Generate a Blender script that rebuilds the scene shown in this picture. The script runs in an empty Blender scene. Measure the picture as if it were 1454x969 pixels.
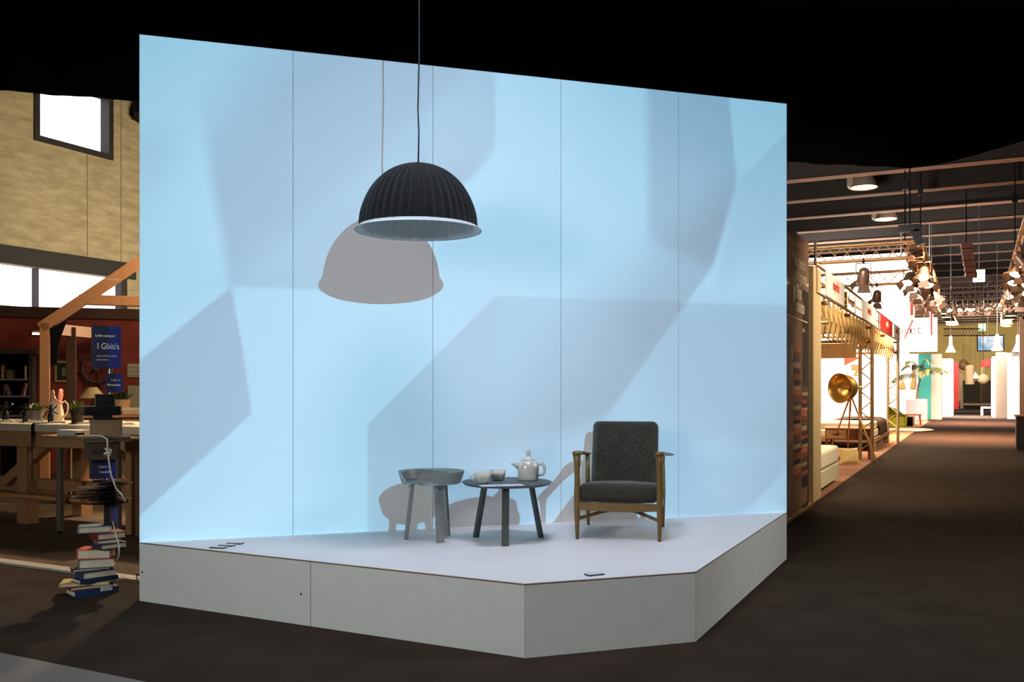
import bpy, bmesh, math, random
from mathutils import Vector, Matrix, Euler
R = random.Random(7)
SC = bpy.context.scene
COL = SC.collection

# ------------------------------------------------------------------ camera
TH = math.radians(26.7); F = 1310.0; CX = 727.0; HY = 551.0; H = 1.4223
PZ = 0.3928                       # platform height
cam_d = bpy.data.cameras.new('camera'); cam = bpy.data.objects.new('camera', cam_d); COL.objects.link(cam)
cam_d.sensor_width = 36; cam_d.lens = 36 * F / 1454; cam_d.shift_y = 66.5 / 1454
cam_d.clip_end = 400; cam_d.clip_start = .05
cam.location = (0, 0, H); cam.rotation_euler = (math.pi / 2, 0, TH)
SC.camera = cam
SC.view_settings.view_transform = 'Standard'; SC.view_settings.look = 'None'
SC.view_settings.gamma = 1; SC.view_settings.use_curve_mapping = False
SC.view_settings.exposure = 0.0

# pixel helpers (1454 x 969 frame)
FV = Vector((-math.sin(TH), math.cos(TH), 0)); RV = Vector((math.cos(TH), math.sin(TH), 0)); CV = Vector((0, 0, H))
def ray(x, y): return FV + RV * ((x - CX) / F) + Vector((0, 0, (HY - y) / F))
def gd(x, y, d): return CV + ray(x, y) * d
def gz(x, y, z=0.0):
    k = ray(x, y); return CV + k * ((z - H) / k.z)
class Frame:
    """vertical plane through o, running along angle phi; at(px,py) -> (s, z)"""
    def __init__(s, o, phi_deg):
        s.o = Vector((o[0], o[1], 0)); s.phi = math.radians(phi_deg)
        s.d = Vector((math.cos(s.phi), math.sin(s.phi), 0)); s.n = Vector((math.sin(s.phi), -math.cos(s.phi), 0))
    def pt(s, px, py):
        k = ray(px, py); return CV + k * (((s.o - CV).dot(s.n)) / k.dot(s.n))
    def at(s, px, py):
        p = s.pt(px, py); return ((p - s.o).dot(s.d), p.z)
    def rect(s, x0, y0, x1, y1):
        a = s.at(x0, (y0 + y1) / 2)[0]; b = s.at(x1, (y0 + y1) / 2)[0]
        xm = (x0 + x1) / 2
        return a, b, s.at(xm, y1)[1], s.at(xm, y0)[1]
    def w(s, u, z=0, out=0): return s.o + s.d * u + s.n * out + Vector((0, 0, z))

W0 = Vector((-4.9886, 4.3842, PZ)); W1 = Vector((-1.4050, 7.8707, PZ))
WD = (W1 - W0).normalized(); WN = Vector((WD.y, -WD.x, 0)); WLEN = (W1 - W0).length; WH = 3.39
WPHI = math.degrees(math.atan2(WD.y, WD.x))
WF = Frame(W0, WPHI)

# ------------------------------------------------------------------ world
wd = bpy.data.worlds.new('hall_air'); SC.world = wd; wd.use_nodes = True
wd.node_tree.nodes['Background'].inputs[0].default_value = (.9, .8, .7, 1)
wd.node_tree.nodes['Background'].inputs[1].default_value = 0.006

# ------------------------------------------------------------------ lights
def lin(c):
    c = c / 255.0
    return c / 12.92 if c <= .04045 else ((c + .055) / 1.055) ** 2.4
def L3(c): return (lin(c[0]), lin(c[1]), lin(c[2]))
def aim(o, tgt):
    o.rotation_euler = (Vector(tgt) - o.location).to_track_quat('-Z', 'Y').to_euler()
def area(name, loc, tgt, size, watts, col, size_y=None, spread=None):
    l = bpy.data.lights.new(name, 'AREA'); o = bpy.data.objects.new(name, l); COL.objects.link(o)
    l.energy = watts; l.color = col; l.size = size
    if size_y: l.shape = 'RECTANGLE'; l.size_y = size_y
    if spread: l.spread = math.radians(spread)
    o.location = loc; aim(o, tgt); return o
def spot(name, loc, tgt, deg, watts, col, blend=.5, r=.1):
    l = bpy.data.lights.new(name, 'SPOT'); o = bpy.data.objects.new(name, l); COL.objects.link(o)
    l.energy = watts; l.color = col; l.spot_size = math.radians(deg); l.spot_blend = blend; l.shadow_soft_size = r
    o.location = loc; aim(o, tgt); return o

# the video projector: hung square to the wall, 8.2 m in front of it; its picture is a
# set of pale blue facets, masked black over the furniture (projection mapping)
PL = Vector((2.554, .303, 4.694)); PD = (PL - W0).dot(WN); PU = (PL - W0).dot(WD); PV = PL.z - PZ
pj = bpy.data.lights.new('video_projector', 'SPOT'); pjo = bpy.data.objects.new('video_projector', pj); COL.objects.link(pjo)
pjo.location = PL; pjo.rotation_euler = (math.pi / 2, 0, math.radians(WPHI))   # local -Z = -WN, local X = WD, local Y = up
pj.spot_size = math.radians(80); pj.spot_blend = .02; pj.shadow_soft_size = .006; pj.energy = 1
PROJ_POWER = 3050.0; pj.energy = PROJ_POWER
pj.use_nodes = True
nt = pj.node_tree; N = nt.nodes; LK = nt.links
emis = [n for n in N if n.type == 'EMISSION'][0]
def mth(op, a, b=None, c=None, clamp=False):
    n = N.new('ShaderNodeMath'); n.operation = op; n.use_clamp = clamp
    for i, v in enumerate((a, b, c)):
        if v is None: continue
        if isinstance(v, (int, float)): n.inputs[i].default_value = v
        else: LK.new(v, n.inputs[i])
    return n.outputs[0]
tc = N.new('ShaderNodeTexCoord'); sx = N.new('ShaderNodeSeparateXYZ'); LK.new(tc.outputs['Normal'], sx.inputs[0])
iz = mth('DIVIDE', PD, mth('ABSOLUTE', sx.outputs[2]))
GU = mth('MULTIPLY_ADD', sx.outputs[0], iz, PU)     # metres along the wall
GV = mth('MULTIPLY_ADD', sx.outputs[1], iz, PV)     # metres above the platform
def uv(px, py):
    s, z = WF.at(px, py); return (s, z - PZ)
def poly(pts, soft=.02, metres=False):
    """mask of a convex polygon; pts = (x, y[, softness of the edge that starts here])"""
    q = [(p[0], p[1]) if metres else uv(p[0], p[1]) for p in pts]
    sf = [p[2] if len(p) > 2 else soft for p in pts]
    cx = sum(p[0] for p in q) / len(q); cy = sum(p[1] for p in q) / len(q)
    m = None
    for i in range(len(q)):
        (x0, y0), (x1, y1) = q[i], q[(i + 1) % len(q)]
        a, b = (y1 - y0), -(x1 - x0); l = math.hypot(a, b); a /= l; b /= l
        c = -(a * x0 + b * y0)
        if a * cx + b * cy + c < 0: a, b, c = -a, -b, -c
        k = 1.0 / sf[i]
        e = mth('MULTIPLY_ADD', GU, a * k, c * k + .5)
        e = mth('MULTIPLY_ADD', GV, b * k, e, clamp=True)
        m = e if m is None else mth('MULTIPLY', m, e)
    return m
def ell(cx, cy, rx, ry):
    a = mth('MULTIPLY_ADD', GU, 1 / rx, -cx / rx); b = mth('MULTIPLY_ADD', GV, 1 / ry, -cy / ry)
    d = mth('ADD', mth('MULTIPLY', a, a), mth('MULTIPLY', b, b))
    return mth('LESS_THAN', d, 1.0)
shade = None
def dim(mask, amt):
    global shade
    t = mth('MULTIPLY_ADD', mask, -amt, 1.0)
    shade = t if shade is None else mth('MULTIPLY', shade, t)
FAC = [  # facets of the projected picture
 ([(150, 550), (328, 408), (345, 495, .03), (357, 588), (150, 778)], .02, .32),
 ([(290, 190, .5), (400, 60), (680, 95, .16), (500, 262, .3), (328, 407, .09)], .02, .30),
 ([(328, 407), (520, 414), (650, 270), (703, 222, .03), (703, 95, .15), (672, 95, .25)], .03, .22),
 ([(150, 170, .25), (262, 190, .2), (230, 300, .6), (150, 330, .6)], .1, .10),
 ([(703, 224), (600, 245, .15), (560, 300, .1), (625, 297)], .02, .10),
 ([(918, 110, .02), (1033, 120, .03), (1046, 255, .05), (1010, 380, .12), (922, 340, .09)], .02, .24),
 ([(1046, 262, .05), (1016, 372, .04), (858, 596, .2), (700, 640, .7), (930, 330, .4)], .1, .30),
 ([(1200, 105), (1046, 258, .06), (1018, 400, .3), (1200, 290)], .03, .12),
 ([(522, 603), (703, 420), (1200, 437), (1200, 800), (522, 800)], .02, .16),
 ([(522, 603), (703, 421, .12), (705, 800), (522, 800)], .02, .08),
 ([(862, 430, .3), (1200, 437), (1200, 650, .12), (955, 612, .4)], .1, .12),
 ([(1200, 520, .7), (960, 760, .3), (1035, 760), (1200, 560)], .04, .20),
 ([(560, 660, .4), (800, 560, .4), (900, 620, .3), (900, 800), (560, 800)], .3, .08),
]
for pts, sf, amt in FAC: dim(poly(pts, sf), amt * 1.1)
# frame of the picture = the wall itself
frame_m = poly([(0.0, -.02), (0.0, WH + .02), (WLEN, WH + .02), (WLEN, -.02)], .006, metres=True)
MASKS = []                                      # black over the things (filled in below, in metres on the wall)
def onwall(p):                                  # where the projector's ray through p meets the wall
    v = Vector(p) - PL; k = (W0 - PL).dot(WN) / v.dot(WN); s = PL + v * k
    return ((s - W0).dot(WD), s.z - PZ)
def mask_ell(c, r, squash=1.0, grow=.97, thick=0):
    """ellipse seen by the projector for a disc of radius r at c (with a drop of `thick` below)"""
    pts = [onwall((c[0] + r * math.cos(a), c[1] + r * math.sin(a), c[2] - dz)) for a in [k * math.pi / 16 for k in range(32)] for dz in (0, thick)]
    u0 = min(p[0] for p in pts); u1 = max(p[0] for p in pts); v0 = min(p[1] for p in pts); v1 = max(p[1] for p in pts)
    MASKS.append(ell((u0 + u1) / 2, (v0 + v1) / 2, (u1 - u0) / 2 * grow, (v1 - v0) / 2 * grow))
def mask_poly(P3): MASKS.append(mth('GREATER_THAN', poly([onwall(p) for p in P3], .004, metres=True), .5))
def finish_projector():
    m = frame_m
    for k in MASKS: m = mth('MULTIPLY', m, mth('MULTIPLY_ADD', k, -.93, 1.0))
    # uniform picture: undo the cos^3 drop towards the edges of the lens field
    a = mth('MULTIPLY_ADD', GU, 1 / PD, -PU / PD); b = mth('MULTIPLY_ADD', GV, 1 / PD, -PV / PD)
    g = mth('POWER', mth('ADD', mth('MULTIPLY_ADD', a, a, 1.0), mth('MULTIPLY', b, b)), 1.5)
    st = mth('MULTIPLY', mth('MULTIPLY', mth('MULTIPLY', m, g), shade), 1.0)
    mx = N.new('ShaderNodeMix'); mx.data_type = 'RGBA'
    mx.inputs[6].default_value = (.12, .48, .98, 1); mx.inputs[7].default_value = (.27, .70, 1.0, 1)
    LK.new(shade, mx.inputs[0])
    LK.new(mx.outputs[2], emis.inputs['Color']); LK.new(st, emis.inputs['Strength'])

WARM = (1, .74, .48); WARM2 = (1, .60, .36); NEUT = (1, .93, .84); COOL = (.86, .9, 1)
# unseen fill lights added for wall and platform (overhead, behind and beside camera)
area('fill_light_a', (1.5, -2.5, 6.0), (-3, 5.5, 1.6), 3.0, 58, (.80, 1, .95))
area('fill_light_b', (-3.8, -6.5, 3.2), (-3.3, 4.6, .9), 2.4, 76, (.95, 1, .97), spread=70)
area('fill_light_c', (5.2, 9.0, 4.6), (-1.4, 6.6, .4), 1.2, 34, (1, .98, .92), spread=60)
area('stand_fill', (-2.0, 4.0, 6.0), (-2.4, 5.0, .4), 1.2, 48, (.88, .87, 1), spread=90)
# left stand
area('left_wall_wash', (-10.2, 13.0, 3.2), (-15.5, 11.0, 5.0), 2.0, 300, (1, .88, .66))
area('left_stand_lamp', (-6.6, 8.6, 4.2), (-9.4, 7.0, .9), .6, 62, WARM, spread=120)
spot('left_floor_lamp', (-8.2, 9.4, 4.6), (-7.3, 5.5, 0), 50, 1700, WARM, .6, .15)
area('left_stand_back', (-9.6, 9.6, 3.6), (-12.4, 8.6, 1.2), .8, 18, WARM, spread=130)
# right aisle and stands
area('bed_stand_a', (-3.4, 14.4, 4.3), (-3.0, 15.0, 0), 1.6, 170, WARM)
area('bed_stand_b', (-4.5, 22.0, 4.6), (-4.6, 30.0, 1.4), 2.4, 900, NEUT)
area('bed_stand_c', (-3.0, 22.5, 4.8), (-2.4, 22.0, 0), 2.0, 420, WARM)
area('aisle_front_a', (1.2, 11.4, 4.0), (-1.8, 13.4, 1.9), 1.0, 90, WARM, spread=90)
area('aisle_front_b', (1.6, 20.0, 4.4), (-1.8, 20.4, 2.4), 1.2, 210, WARM, spread=115)
area('aisle_a', (-.4, 28.5, 5.4), (-.4, 29.0, 0), 2.2, 1300, (1, .52, .30), spread=90)
area('aisle_e', (-.3, 41.0, 5.4), (-.3, 41.5, 0), 2.2, 1250, (1, .50, .34), spread=85)
area('aisle_b', (-1.0, 36.0, 5.2), (-1.6, 47.0, 1.6), 2.5, 700, NEUT)
area('aisle_c', (.3, 49.6, 5.4), (.3, 50.6, 0), 2.2, 1500, (1, .80, .74), spread=80)
area('aisle_d', (2.6, 42.0, 5.2), (3.0, 48.0, 1.5), 2.5, 600, NEUT)
area('hall_end', (0, 84.0, 7.0), (-1, 108.0, 4.0), 4.0, 9000, (1, .82, .52))
area('far_stand', (-.5, 60.0, 5.6), (-1, 66.0, 1.5), 2.5, 900, NEUT)
area('roof_wash', (-2, 37.0, 3.6), (-2, 41.0, 8.0), 3.0, 40, WARM2)
area('tall_wall_wash', (-6.0, 41.5, 5.4), (-6.5, 48.0, 5.8), 3.0, 1100, NEUT)

# ------------------------------------------------------------------ materials
MATS = {}
def M(name, col, rough=.6, metal=0.0, var=.08, scale=12.0, bump=0.0, emit=0.0, ecol=None, coat=0.0, stretch=(1, 1, 1), sheen=0.0, fine=0.0):
    if name in MATS: return MATS[name]
    m = bpy.data.materials.new(name); m.use_nodes = True; t = m.node_tree; ns = t.nodes; b = ns['Principled BSDF']
    c = L3(col)
    tcn = ns.new('ShaderNodeTexCoord'); mp = ns.new('ShaderNodeMapping'); mp.inputs['Scale'].default_value = stretch
    t.links.new(tcn.outputs['Object'], mp.inputs[0])
    nz = ns.new('ShaderNodeTexNoise'); nz.inputs['Scale'].default_value = scale; nz.inputs['Detail'].default_value = 4
    t.links.new(mp.outputs[0], nz.inputs['Vector'])
    cr = ns.new('ShaderNodeValToRGB'); cr.color_ramp.elements[0].position = .3; cr.color_ramp.elements[1].position = .7
    cr.color_ramp.elements[0].color = tuple(max(0, v * (1 - var)) for v in c) + (1,)
    cr.color_ramp.elements[1].color = tuple(min(1, v * (1 + var)) for v in c) + (1,)
    t.links.new(nz.outputs['Fac'], cr.inputs[0]); t.links.new(cr.outputs[0], b.inputs['Base Color'])
    b.inputs['Roughness'].default_value = rough; b.inputs['Metallic'].default_value = metal
    b.inputs['Coat Weight'].default_value = coat; b.inputs['Sheen Weight'].default_value = sheen
    if rough >= .9: b.inputs['Specular IOR Level'].default_value = .12
    if bump:
        bp = ns.new('ShaderNodeBump'); bp.inputs['Strength'].default_value = bump; bp.inputs['Distance'].default_value = .01
        nz2 = ns.new('ShaderNodeTexNoise'); nz2.inputs['Scale'].default_value = fine or scale * 4; nz2.inputs['Detail'].default_value = 3
        t.links.new(mp.outputs[0], nz2.inputs['Vector']); t.links.new(nz2.outputs['Fac'], bp.inputs['Height']); t.links.new(bp.outputs[0], b.inputs['Normal'])
    if emit:
        b.inputs['Emission Color'].default_value = (L3(ecol) if ecol else c) + (1,); b.inputs['Emission Strength'].default_value = emit
    MATS[name] = m; return m
def wood(name, col, rough=.5, var=.25): return M(name, col, rough, var=var, scale=5, stretch=(3, 14, 14), bump=.05)

# ------------------------------------------------------------------ mesh builder
class MB:
    def __init__(s): s.v = []; s.f = []; s.mi = []
    def add(s, vs, fs, mi=0):
        o = len(s.v); s.v += [tuple(p) for p in vs]; s.f += [tuple(i + o for i in f) for f in fs]; s.mi += [mi] * len(fs); return s
    def box(s, x0, x1, y0, y1, z0, z1, mi=0):
        return s.add([(x0, y0, z0), (x1, y0, z0), (x1, y1, z0), (x0, y1, z0), (x0, y0, z1), (x1, y0, z1), (x1, y1, z1), (x0, y1, z1)],
                     [(0, 3, 2, 1), (4, 5, 6, 7), (0, 1, 5, 4), (1, 2, 6, 5), (2, 3, 7, 6), (3, 0, 4, 7)], mi)
    def obox(s, c, size, rot=(0, 0, 0), mi=0):
        m = Euler(rot).to_matrix(); c = Vector(c); h = [v / 2 for v in size]
        vs = [c + m @ Vector((x * h[0], y * h[1], z * h[2])) for z in (-1, 1) for x, y in ((-1, -1), (1, -1), (1, 1), (-1, 1))]
        return s.add(vs, [(0, 3, 2, 1), (4, 5, 6, 7), (0, 1, 5, 4), (1, 2, 6, 5), (2, 3, 7, 6), (3, 0, 4, 7)], mi)
    def bar(s, a, b, w, h, up=(0, 0, 1), mi=0, w2=None, h2=None):
        """rectangular bar from a to b; w across, h along `up`"""
        a = Vector(a); b = Vector(b); d = (b - a).normalized(); u = Vector(up)
        sd = d.cross(u)
        if sd.length < 1e-4: sd = d.cross(Vector((1, 0, 0)))
        sd.normalize(); u = sd.cross(d).normalized(); w2 = w2 or w; h2 = h2 or h
        vs = []
        for p, ww, hh in ((a, w, h), (b, w2, h2)):
            for i, j in ((-1, -1), (1, -1), (1, 1), (-1, 1)): vs.append(p + sd * (i * ww / 2) + u * (j * hh / 2))
        return s.add(vs, [(3, 2, 1, 0), (4, 5, 6, 7), (0, 1, 5, 4), (1, 2, 6, 5), (2, 3, 7, 6), (3, 0, 4, 7)], mi)
    def cyl(s, a, b, r, r2=None, n=12, mi=0, caps=True): return s.tube([a, b], [r, r if r2 is None else r2], n, mi, caps)
    def tube(s, pts, rs, n=8, mi=0, caps=True, flat=1.0):
        pts = [Vector(p) for p in pts]
        if isinstance(rs, (int, float)): rs = [rs] * len(pts)
        d0 = (pts[1] - pts[0]).normalized(); ref = Vector((0, 0, 1)) if abs(d0.z) < .9 else Vector((1, 0, 0))
        vs = []; fs = []
        u = d0.cross(ref).normalized()
        for i, p in enumerate(pts):
            d = (pts[min(i + 1, len(pts) - 1)] - pts[max(i - 1, 0)]).normalized()
            u = (u - d * u.dot(d)).normalized(); w = d.cross(u)
            for k in range(n):
                a = 2 * math.pi * k / n; vs.append(p + (u * math.cos(a) + w * (math.sin(a) * flat)) * rs[i])
        for i in range(len(pts) - 1):
            for k in range(n):
                a = i * n + k; b = i * n + (k + 1) % n; fs.append((a, b, b + n, a + n))
        if caps: fs.append(tuple(range(n))[::-1]); fs.append(tuple(range((len(pts) - 1) * n, len(pts) * n)))
        return s.add(vs, fs, mi)
    def lathe(s, prof, n=24, c=(0, 0, 0), mi=0, caps=True, rfun=None):
        vs = []; fs = []
        for i, (r, z) in enumerate(prof):
            for k in range(n):
                a = 2 * math.pi * k / n; rr = r * (rfun(a, i) if rfun else 1); vs.append((c[0] + rr * math.cos(a), c[1] + rr * math.sin(a), c[2] + z))
        for i in range(len(prof) - 1):
            for k in range(n):
                a = i * n + k; b = i * n + (k + 1) % n; fs.append((a, b, b + n, a + n))
        if caps: fs.append(tuple(range(n))[::-1]); fs.append(tuple(range((len(prof) - 1) * n, len(prof) * n)))
        return s.add(vs, fs, mi)
    def prism(s, pts, z0, z1, mi=0):
        n = len(pts); vs = [(p[0], p[1], z0) for p in pts] + [(p[0], p[1], z1) for p in pts]
        return s.add(vs, [tuple(range(n))[::-1], tuple(range(n, 2 * n))] + [(i, (i + 1) % n, (i + 1) % n + n, i + n) for i in range(n)], mi)
    def vprism(s, pts, y0, y1, mi=0):
        """outline in x,z extruded along y"""
        n = len(pts); vs = [(p[0], y0, p[1]) for p in pts] + [(p[0], y1, p[1]) for p in pts]
        return s.add(vs, [tuple(range(n)), tuple(range(n, 2 * n))[::-1]] + [(i, i + n, (i + 1) % n + n, (i + 1) % n) for i in range(n)], mi)
    def ball(s, c, r, n=12, m=8, sc=(1, 1, 1), mi=0):
        pr = [(max(1e-4, math.sin(math.pi * i / m)), -math.cos(math.pi * i / m)) for i in range(m + 1)]
        o = len(s.v); s.lathe(pr, n, (0, 0, 0), mi)
        for i in range(o, len(s.v)):
            x, y, z = s.v[i]; s.v[i] = (c[0] + x * r * sc[0], c[1] + y * r * sc[1], c[2] + z * r * sc[2])
        return s
    def mesh(s, name, mats, smooth=False, bevel=0.0, seg=2):
        me = bpy.data.meshes.new(name); me.from_pydata(s.v, [], s.f)
        for m in (mats if isinstance(mats, (list, tuple)) else [mats]): me.materials.append(m)
        me.polygons.foreach_set('material_index', s.mi)
        bm = bmesh.new(); bm.from_mesh(me); bmesh.ops.recalc_face_normals(bm, faces=bm.faces)
        if bevel: bmesh.ops.bevel(bm, geom=bm.edges[:], offset=bevel, segments=seg, affect='EDGES', profile=.5, clamp_overlap=True)
        bm.to_mesh(me); bm.free()
        if smooth:
            me.polygons.foreach_set('use_smooth', [True] * len(me.polygons))
            if smooth != 'all':
                try: me.set_sharp_from_angle(angle=math.radians(40))
                except Exception: pass
        me.update(); return me
    def build(s, name, mats, parent=None, smooth=False, bevel=0.0, seg=2, loc=None, rz=0):
        o = bpy.data.objects.new(name, s.mesh(name, mats, smooth, bevel, seg)); COL.objects.link(o)
        if parent: o.parent = parent
        if loc is not None: o.location = loc
        if rz: o.rotation_euler = (0, 0, rz)
        return o
def thing(name, label, cat, loc=(0, 0, 0), rz=0.0, group=None):
    o = bpy.data.objects.new(name, None); COL.objects.link(o); o.empty_display_size = .05
    o.location = loc; o.rotation_euler = (0, 0, rz); return tag(o, label, cat, group)
def tag(o, label, cat, group=None):
    o['label'] = label; o['category'] = cat
    if group: o['group'] = group
    return o
def struct(o, label=None):
    o['kind'] = 'structure'
    if label: o['label'] = label
    return o
def dup(root, loc=None, rz=None, label=None, group=None, rot=None):
    def cp(o, par):
        c = o.copy(); COL.objects.link(c); c.parent = par
        for ch in o.children: cp(ch, c)
        return c
    r = cp(root, None)
    if loc is not None: r.location = loc
    if rz is not None: r.rotation_euler = (0, 0, rz)
    if rot is not None: r.rotation_euler = rot
    if label: r['label'] = label
    if group: r['group'] = group
    return r
def text(s, size, mat, parent, loc=(0, 0, 0), align='LEFT', name='lettering', width=1.0, ext=.001, bold=0.0, rz=0.0):
    """lettering that faces local -y of its parent"""
    cu = bpy.data.curves.new('t', 'FONT'); cu.body = s; cu.size = size; cu.align_x = align; cu.extrude = ext; cu.resolution_u = 3; cu.offset = bold
    o = bpy.data.objects.new('t', cu); COL.objects.link(o); bpy.context.view_layer.update()
    me = bpy.data.meshes.new_from_object(o.evaluated_get(bpy.context.evaluated_depsgraph_get()))
    bpy.data.objects.remove(o); bpy.data.curves.remove(cu)
    for v in me.vertices: v.co = Vector((v.co.x * width, -v.co.z, v.co.y))
    me.materials.clear(); me.materials.append(mat); me.name = name
    t = bpy.data.objects.new(name, me); COL.objects.link(t); t.parent = parent; t.location = loc; t.rotation_euler = (0, 0, rz)
    return t
# ================================================================== the setting
carpet = M('dark_carpet', (50, 41, 33), .95, var=.22, scale=3, bump=.4, fine=220)
carpet2 = M('stand_carpet', (92, 78, 64), .95, var=.2, scale=3, bump=.4, fine=220)
carpet3 = M('bed_stand_carpet', (150, 112, 90), .95, var=.15, scale=2, bump=.3, fine=150)
concr_f = M('grey_floor', (112, 108, 104), .7, var=.08, scale=2)
black = M('black_cloth', (4, 4, 5), .95, var=.2, scale=3)
roofm = M('dark_roof', (8, 5, 4), .9, var=.2, scale=2)
beamm = M('brown_beam', (28, 19, 14), .75, var=.15, scale=3)
flange_lit = M('beam_flange', (150, 112, 92), .6, var=.1, scale=3)  # much paler than the beams: lit bottom edge put into the colour
alu = M('aluminium', (170, 168, 165), .35, .9, var=.05)
white = M('white_paint', (226, 226, 224), .55, var=.02, scale=4)
chrome = M('bright_steel', (200, 195, 190), .2, 1)

struct(MB().box(-22, 12, 3.19, 125, -.1, 0).build('floor', carpet), 'dark brown carpet of the hall')
struct(MB().box(-22, 12, -9, 3.188, -.1, .001).build('floor_walkway', concr_f), 'smooth grey walkway floor')
# concrete wall with its windows, parallel to the aisle
LX = -15.6; LF = Frame((LX, 0), 90)
conc = bpy.data.materials.new('board_marked_concrete'); conc.use_nodes = True
t = conc.node_tree; b = t.nodes['Principled BSDF']; b.inputs['Roughness'].default_value = .85
tcn = t.nodes.new('ShaderNodeTexCoord'); mp = t.nodes.new('ShaderNodeMapping'); mp.inputs['Scale'].default_value = (1, .6, 2.2); t.links.new(tcn.outputs['Object'], mp.inputs[0])
nz = t.nodes.new('ShaderNodeTexNoise'); nz.inputs['Scale'].default_value = 3.2; nz.inputs['Detail'].default_value = 9; nz.inputs['Roughness'].default_value = .65; t.links.new(mp.outputs[0], nz.inputs[0])
cr = t.nodes.new('ShaderNodeValToRGB'); cr.color_ramp.elements[0].position = .3; cr.color_ramp.elements[1].position = .72
cr.color_ramp.elements[0].color = L3((150, 136, 104)) + (1,); cr.color_ramp.elements[1].color = L3((196, 180, 142)) + (1,)
t.links.new(nz.outputs[0], cr.inputs[0]); t.links.new(cr.outputs[0], b.inputs['Base Color'])
bp = t.nodes.new('ShaderNodeBump'); bp.inputs['Strength'].default_value = .3; t.links.new(nz.outputs[0], bp.inputs['Height']); t.links.new(bp.outputs[0], b.inputs['Normal'])
pane = M('daylight_pane', (236, 236, 248), .3, emit=1.25, var=0)
frame_dk = M('dark_window_frame', (44, 42, 40), .5)
uw = LF.rect(57, 122, 154, 224)          # upper window opening (Y0, Y1, z0, z1)
uz0 = LF.at(105, 214)[1]; uz1 = uz0 + 1.35; uy0 = LF.at(48, 180)[0]; uy1 = LF.at(160, 190)[0]
by0 = LF.at(-60, 400)[0]; by1 = LF.at(181, 420)[0]
bz0 = LF.at(100, 445)[1]; bz1 = LF.at(100, 386)[1]; lz1 = LF.at(100, 362)[1]
HZ = 9.3
wl = struct(MB().box(LX - .4, LX, -9, by0, 0, HZ).build('wall_left', conc), 'board-marked concrete hall wall with high windows')
def wpiece(y0, y1, z0, z1, nm='wall_piece', m=conc, x0=-.4, x1=0.0): return MB().box(LX + x0, LX + x1, y0, y1, z0, z1).build(nm, m, wl)
wpiece(by0, 125, 0, bz0); wpiece(by1, 125, bz0, bz1); wpiece(by0, uy0, bz1, HZ); wpiece(uy1, 125, bz1, HZ); wpiece(uy0, uy1, bz1, uz0); wpiece(uy0, uy1, uz1, HZ)
wpiece(by0, LF.at(185, 420)[0] + .1, bz1, lz1, 'lintel_beam', M('dark_lintel', (46, 42, 38), .8), 0, .06)
for yy, zz in ((LF.at(124, 250)[0], uz0), (LF.at(172, 280)[0], HZ)): wpiece(yy - .01, yy + .01, lz1, zz, "wall_joint", M("concrete_joint", (130, 118, 86), .9), -.01, .003)
fw = .11
w = struct(MB().box(LX - .25, LX - .22, uy0 + fw, uy1 - fw, uz0 + fw, uz1 - fw).build('window_1', pane), 'bright high square window in a dark frame')
MB().box(LX - .3, LX + .03, uy0, uy0 + fw, uz0, uz1).box(LX - .3, LX + .03, uy1 - fw, uy1, uz0, uz1).box(LX - .3, LX + .03, uy0 + fw, uy1 - fw, uz0, uz0 + fw).box(LX - .3, LX + .03, uy0 + fw, uy1 - fw, uz1 - fw, uz1).build('window_frame', frame_dk, w)
mys = LF.at(57, 410)[0]
w = struct(MB().box(LX - .25, LX - .22, by0, mys, bz0, bz1).build('window_2', pane), 'long bright strip window pane')
MB().box(LX - .3, LX - .05, mys - .012, mys + .012, bz0, bz1).build('mullion', frame_dk, w)
MB().box(LX - .26, LX - .02, by0, by1, bz0 - .001, bz0 + .05).build('window_sill', frame_dk, w)
w = struct(MB().box(LX - .25, LX - .22, mys, by1 - .1, bz0, bz1).build('window_3', pane), 'bright strip window pane beside the mullion')
MB().box(LX - .3, LX - .05, by1 - .12, by1, bz0, bz1).build('window_frame', frame_dk, w)
# far wall, right wall, roof
olive = M('olive_wall', (170, 150, 100), .85, var=.1, scale=.6)
struct(MB().box(-22, 12, 112, 112.4, 0, HZ).build('wall_back', olive), 'far olive wall at the end of the hall')
struct(MB().box(12, 12.4, -9, 125, 0, HZ).build('wall_right', roofm), 'dark right side wall of the hall')
struct(MB().box(-22, 12.4, -9.4, -9, 0, HZ).build('wall_front', roofm), 'dark hall wall behind the camera')
rf = struct(MB().box(-22, 12.4, -9.4, 125, HZ, HZ + 1.6).build('ceiling', roofm), 'dark hall roof with deep beams')
BZ = 8.17
bb = MB().box(-20, 12, -.09, .09, 0, 1.25).mesh('roof_beam', beamm); bl = MB().box(-20, 12, -.2, .2, -.03, .0).mesh('beam_flange', flange_lit)
ty = [31.0 + 3.45 * k for k in range(23)]
for y in ty:
    o = bpy.data.objects.new('roof_beam', bb); COL.objects.link(o); o.parent = rf; o.location = (0, y, BZ)
    f2 = bpy.data.objects.new('beam_flange', bl); COL.objects.link(f2); f2.parent = o
# gusset plates and secondary purlins between the beams
gus = MB().vprism([(0, 0), (.9, 0), (.55, -.55), (.2, -.55)], -.02, .02).mesh('gusset_plate', M('gusset', (165, 140, 120), .7))
for k, y in enumerate(ty[:8]):
    for x in (-7.2, -4.6, -.2, 1.7, 3.6):
        o = bpy.data.objects.new('gusset_plate', gus); COL.objects.link(o); o.parent = rf; o.location = (x + (k % 2) * .9, y + 1.5, BZ + 1.1)
pur = MB().box(-.06, .06, 31, 108, 0, .14).mesh('purlin', beamm)
for x in (-9, -6.5, -4, -1.5, 1, 3.5, 6):
    o = bpy.data.objects.new('purlin', pur); COL.objects.link(o); o.parent = rf; o.location = (x, 0, BZ + .7)
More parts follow.
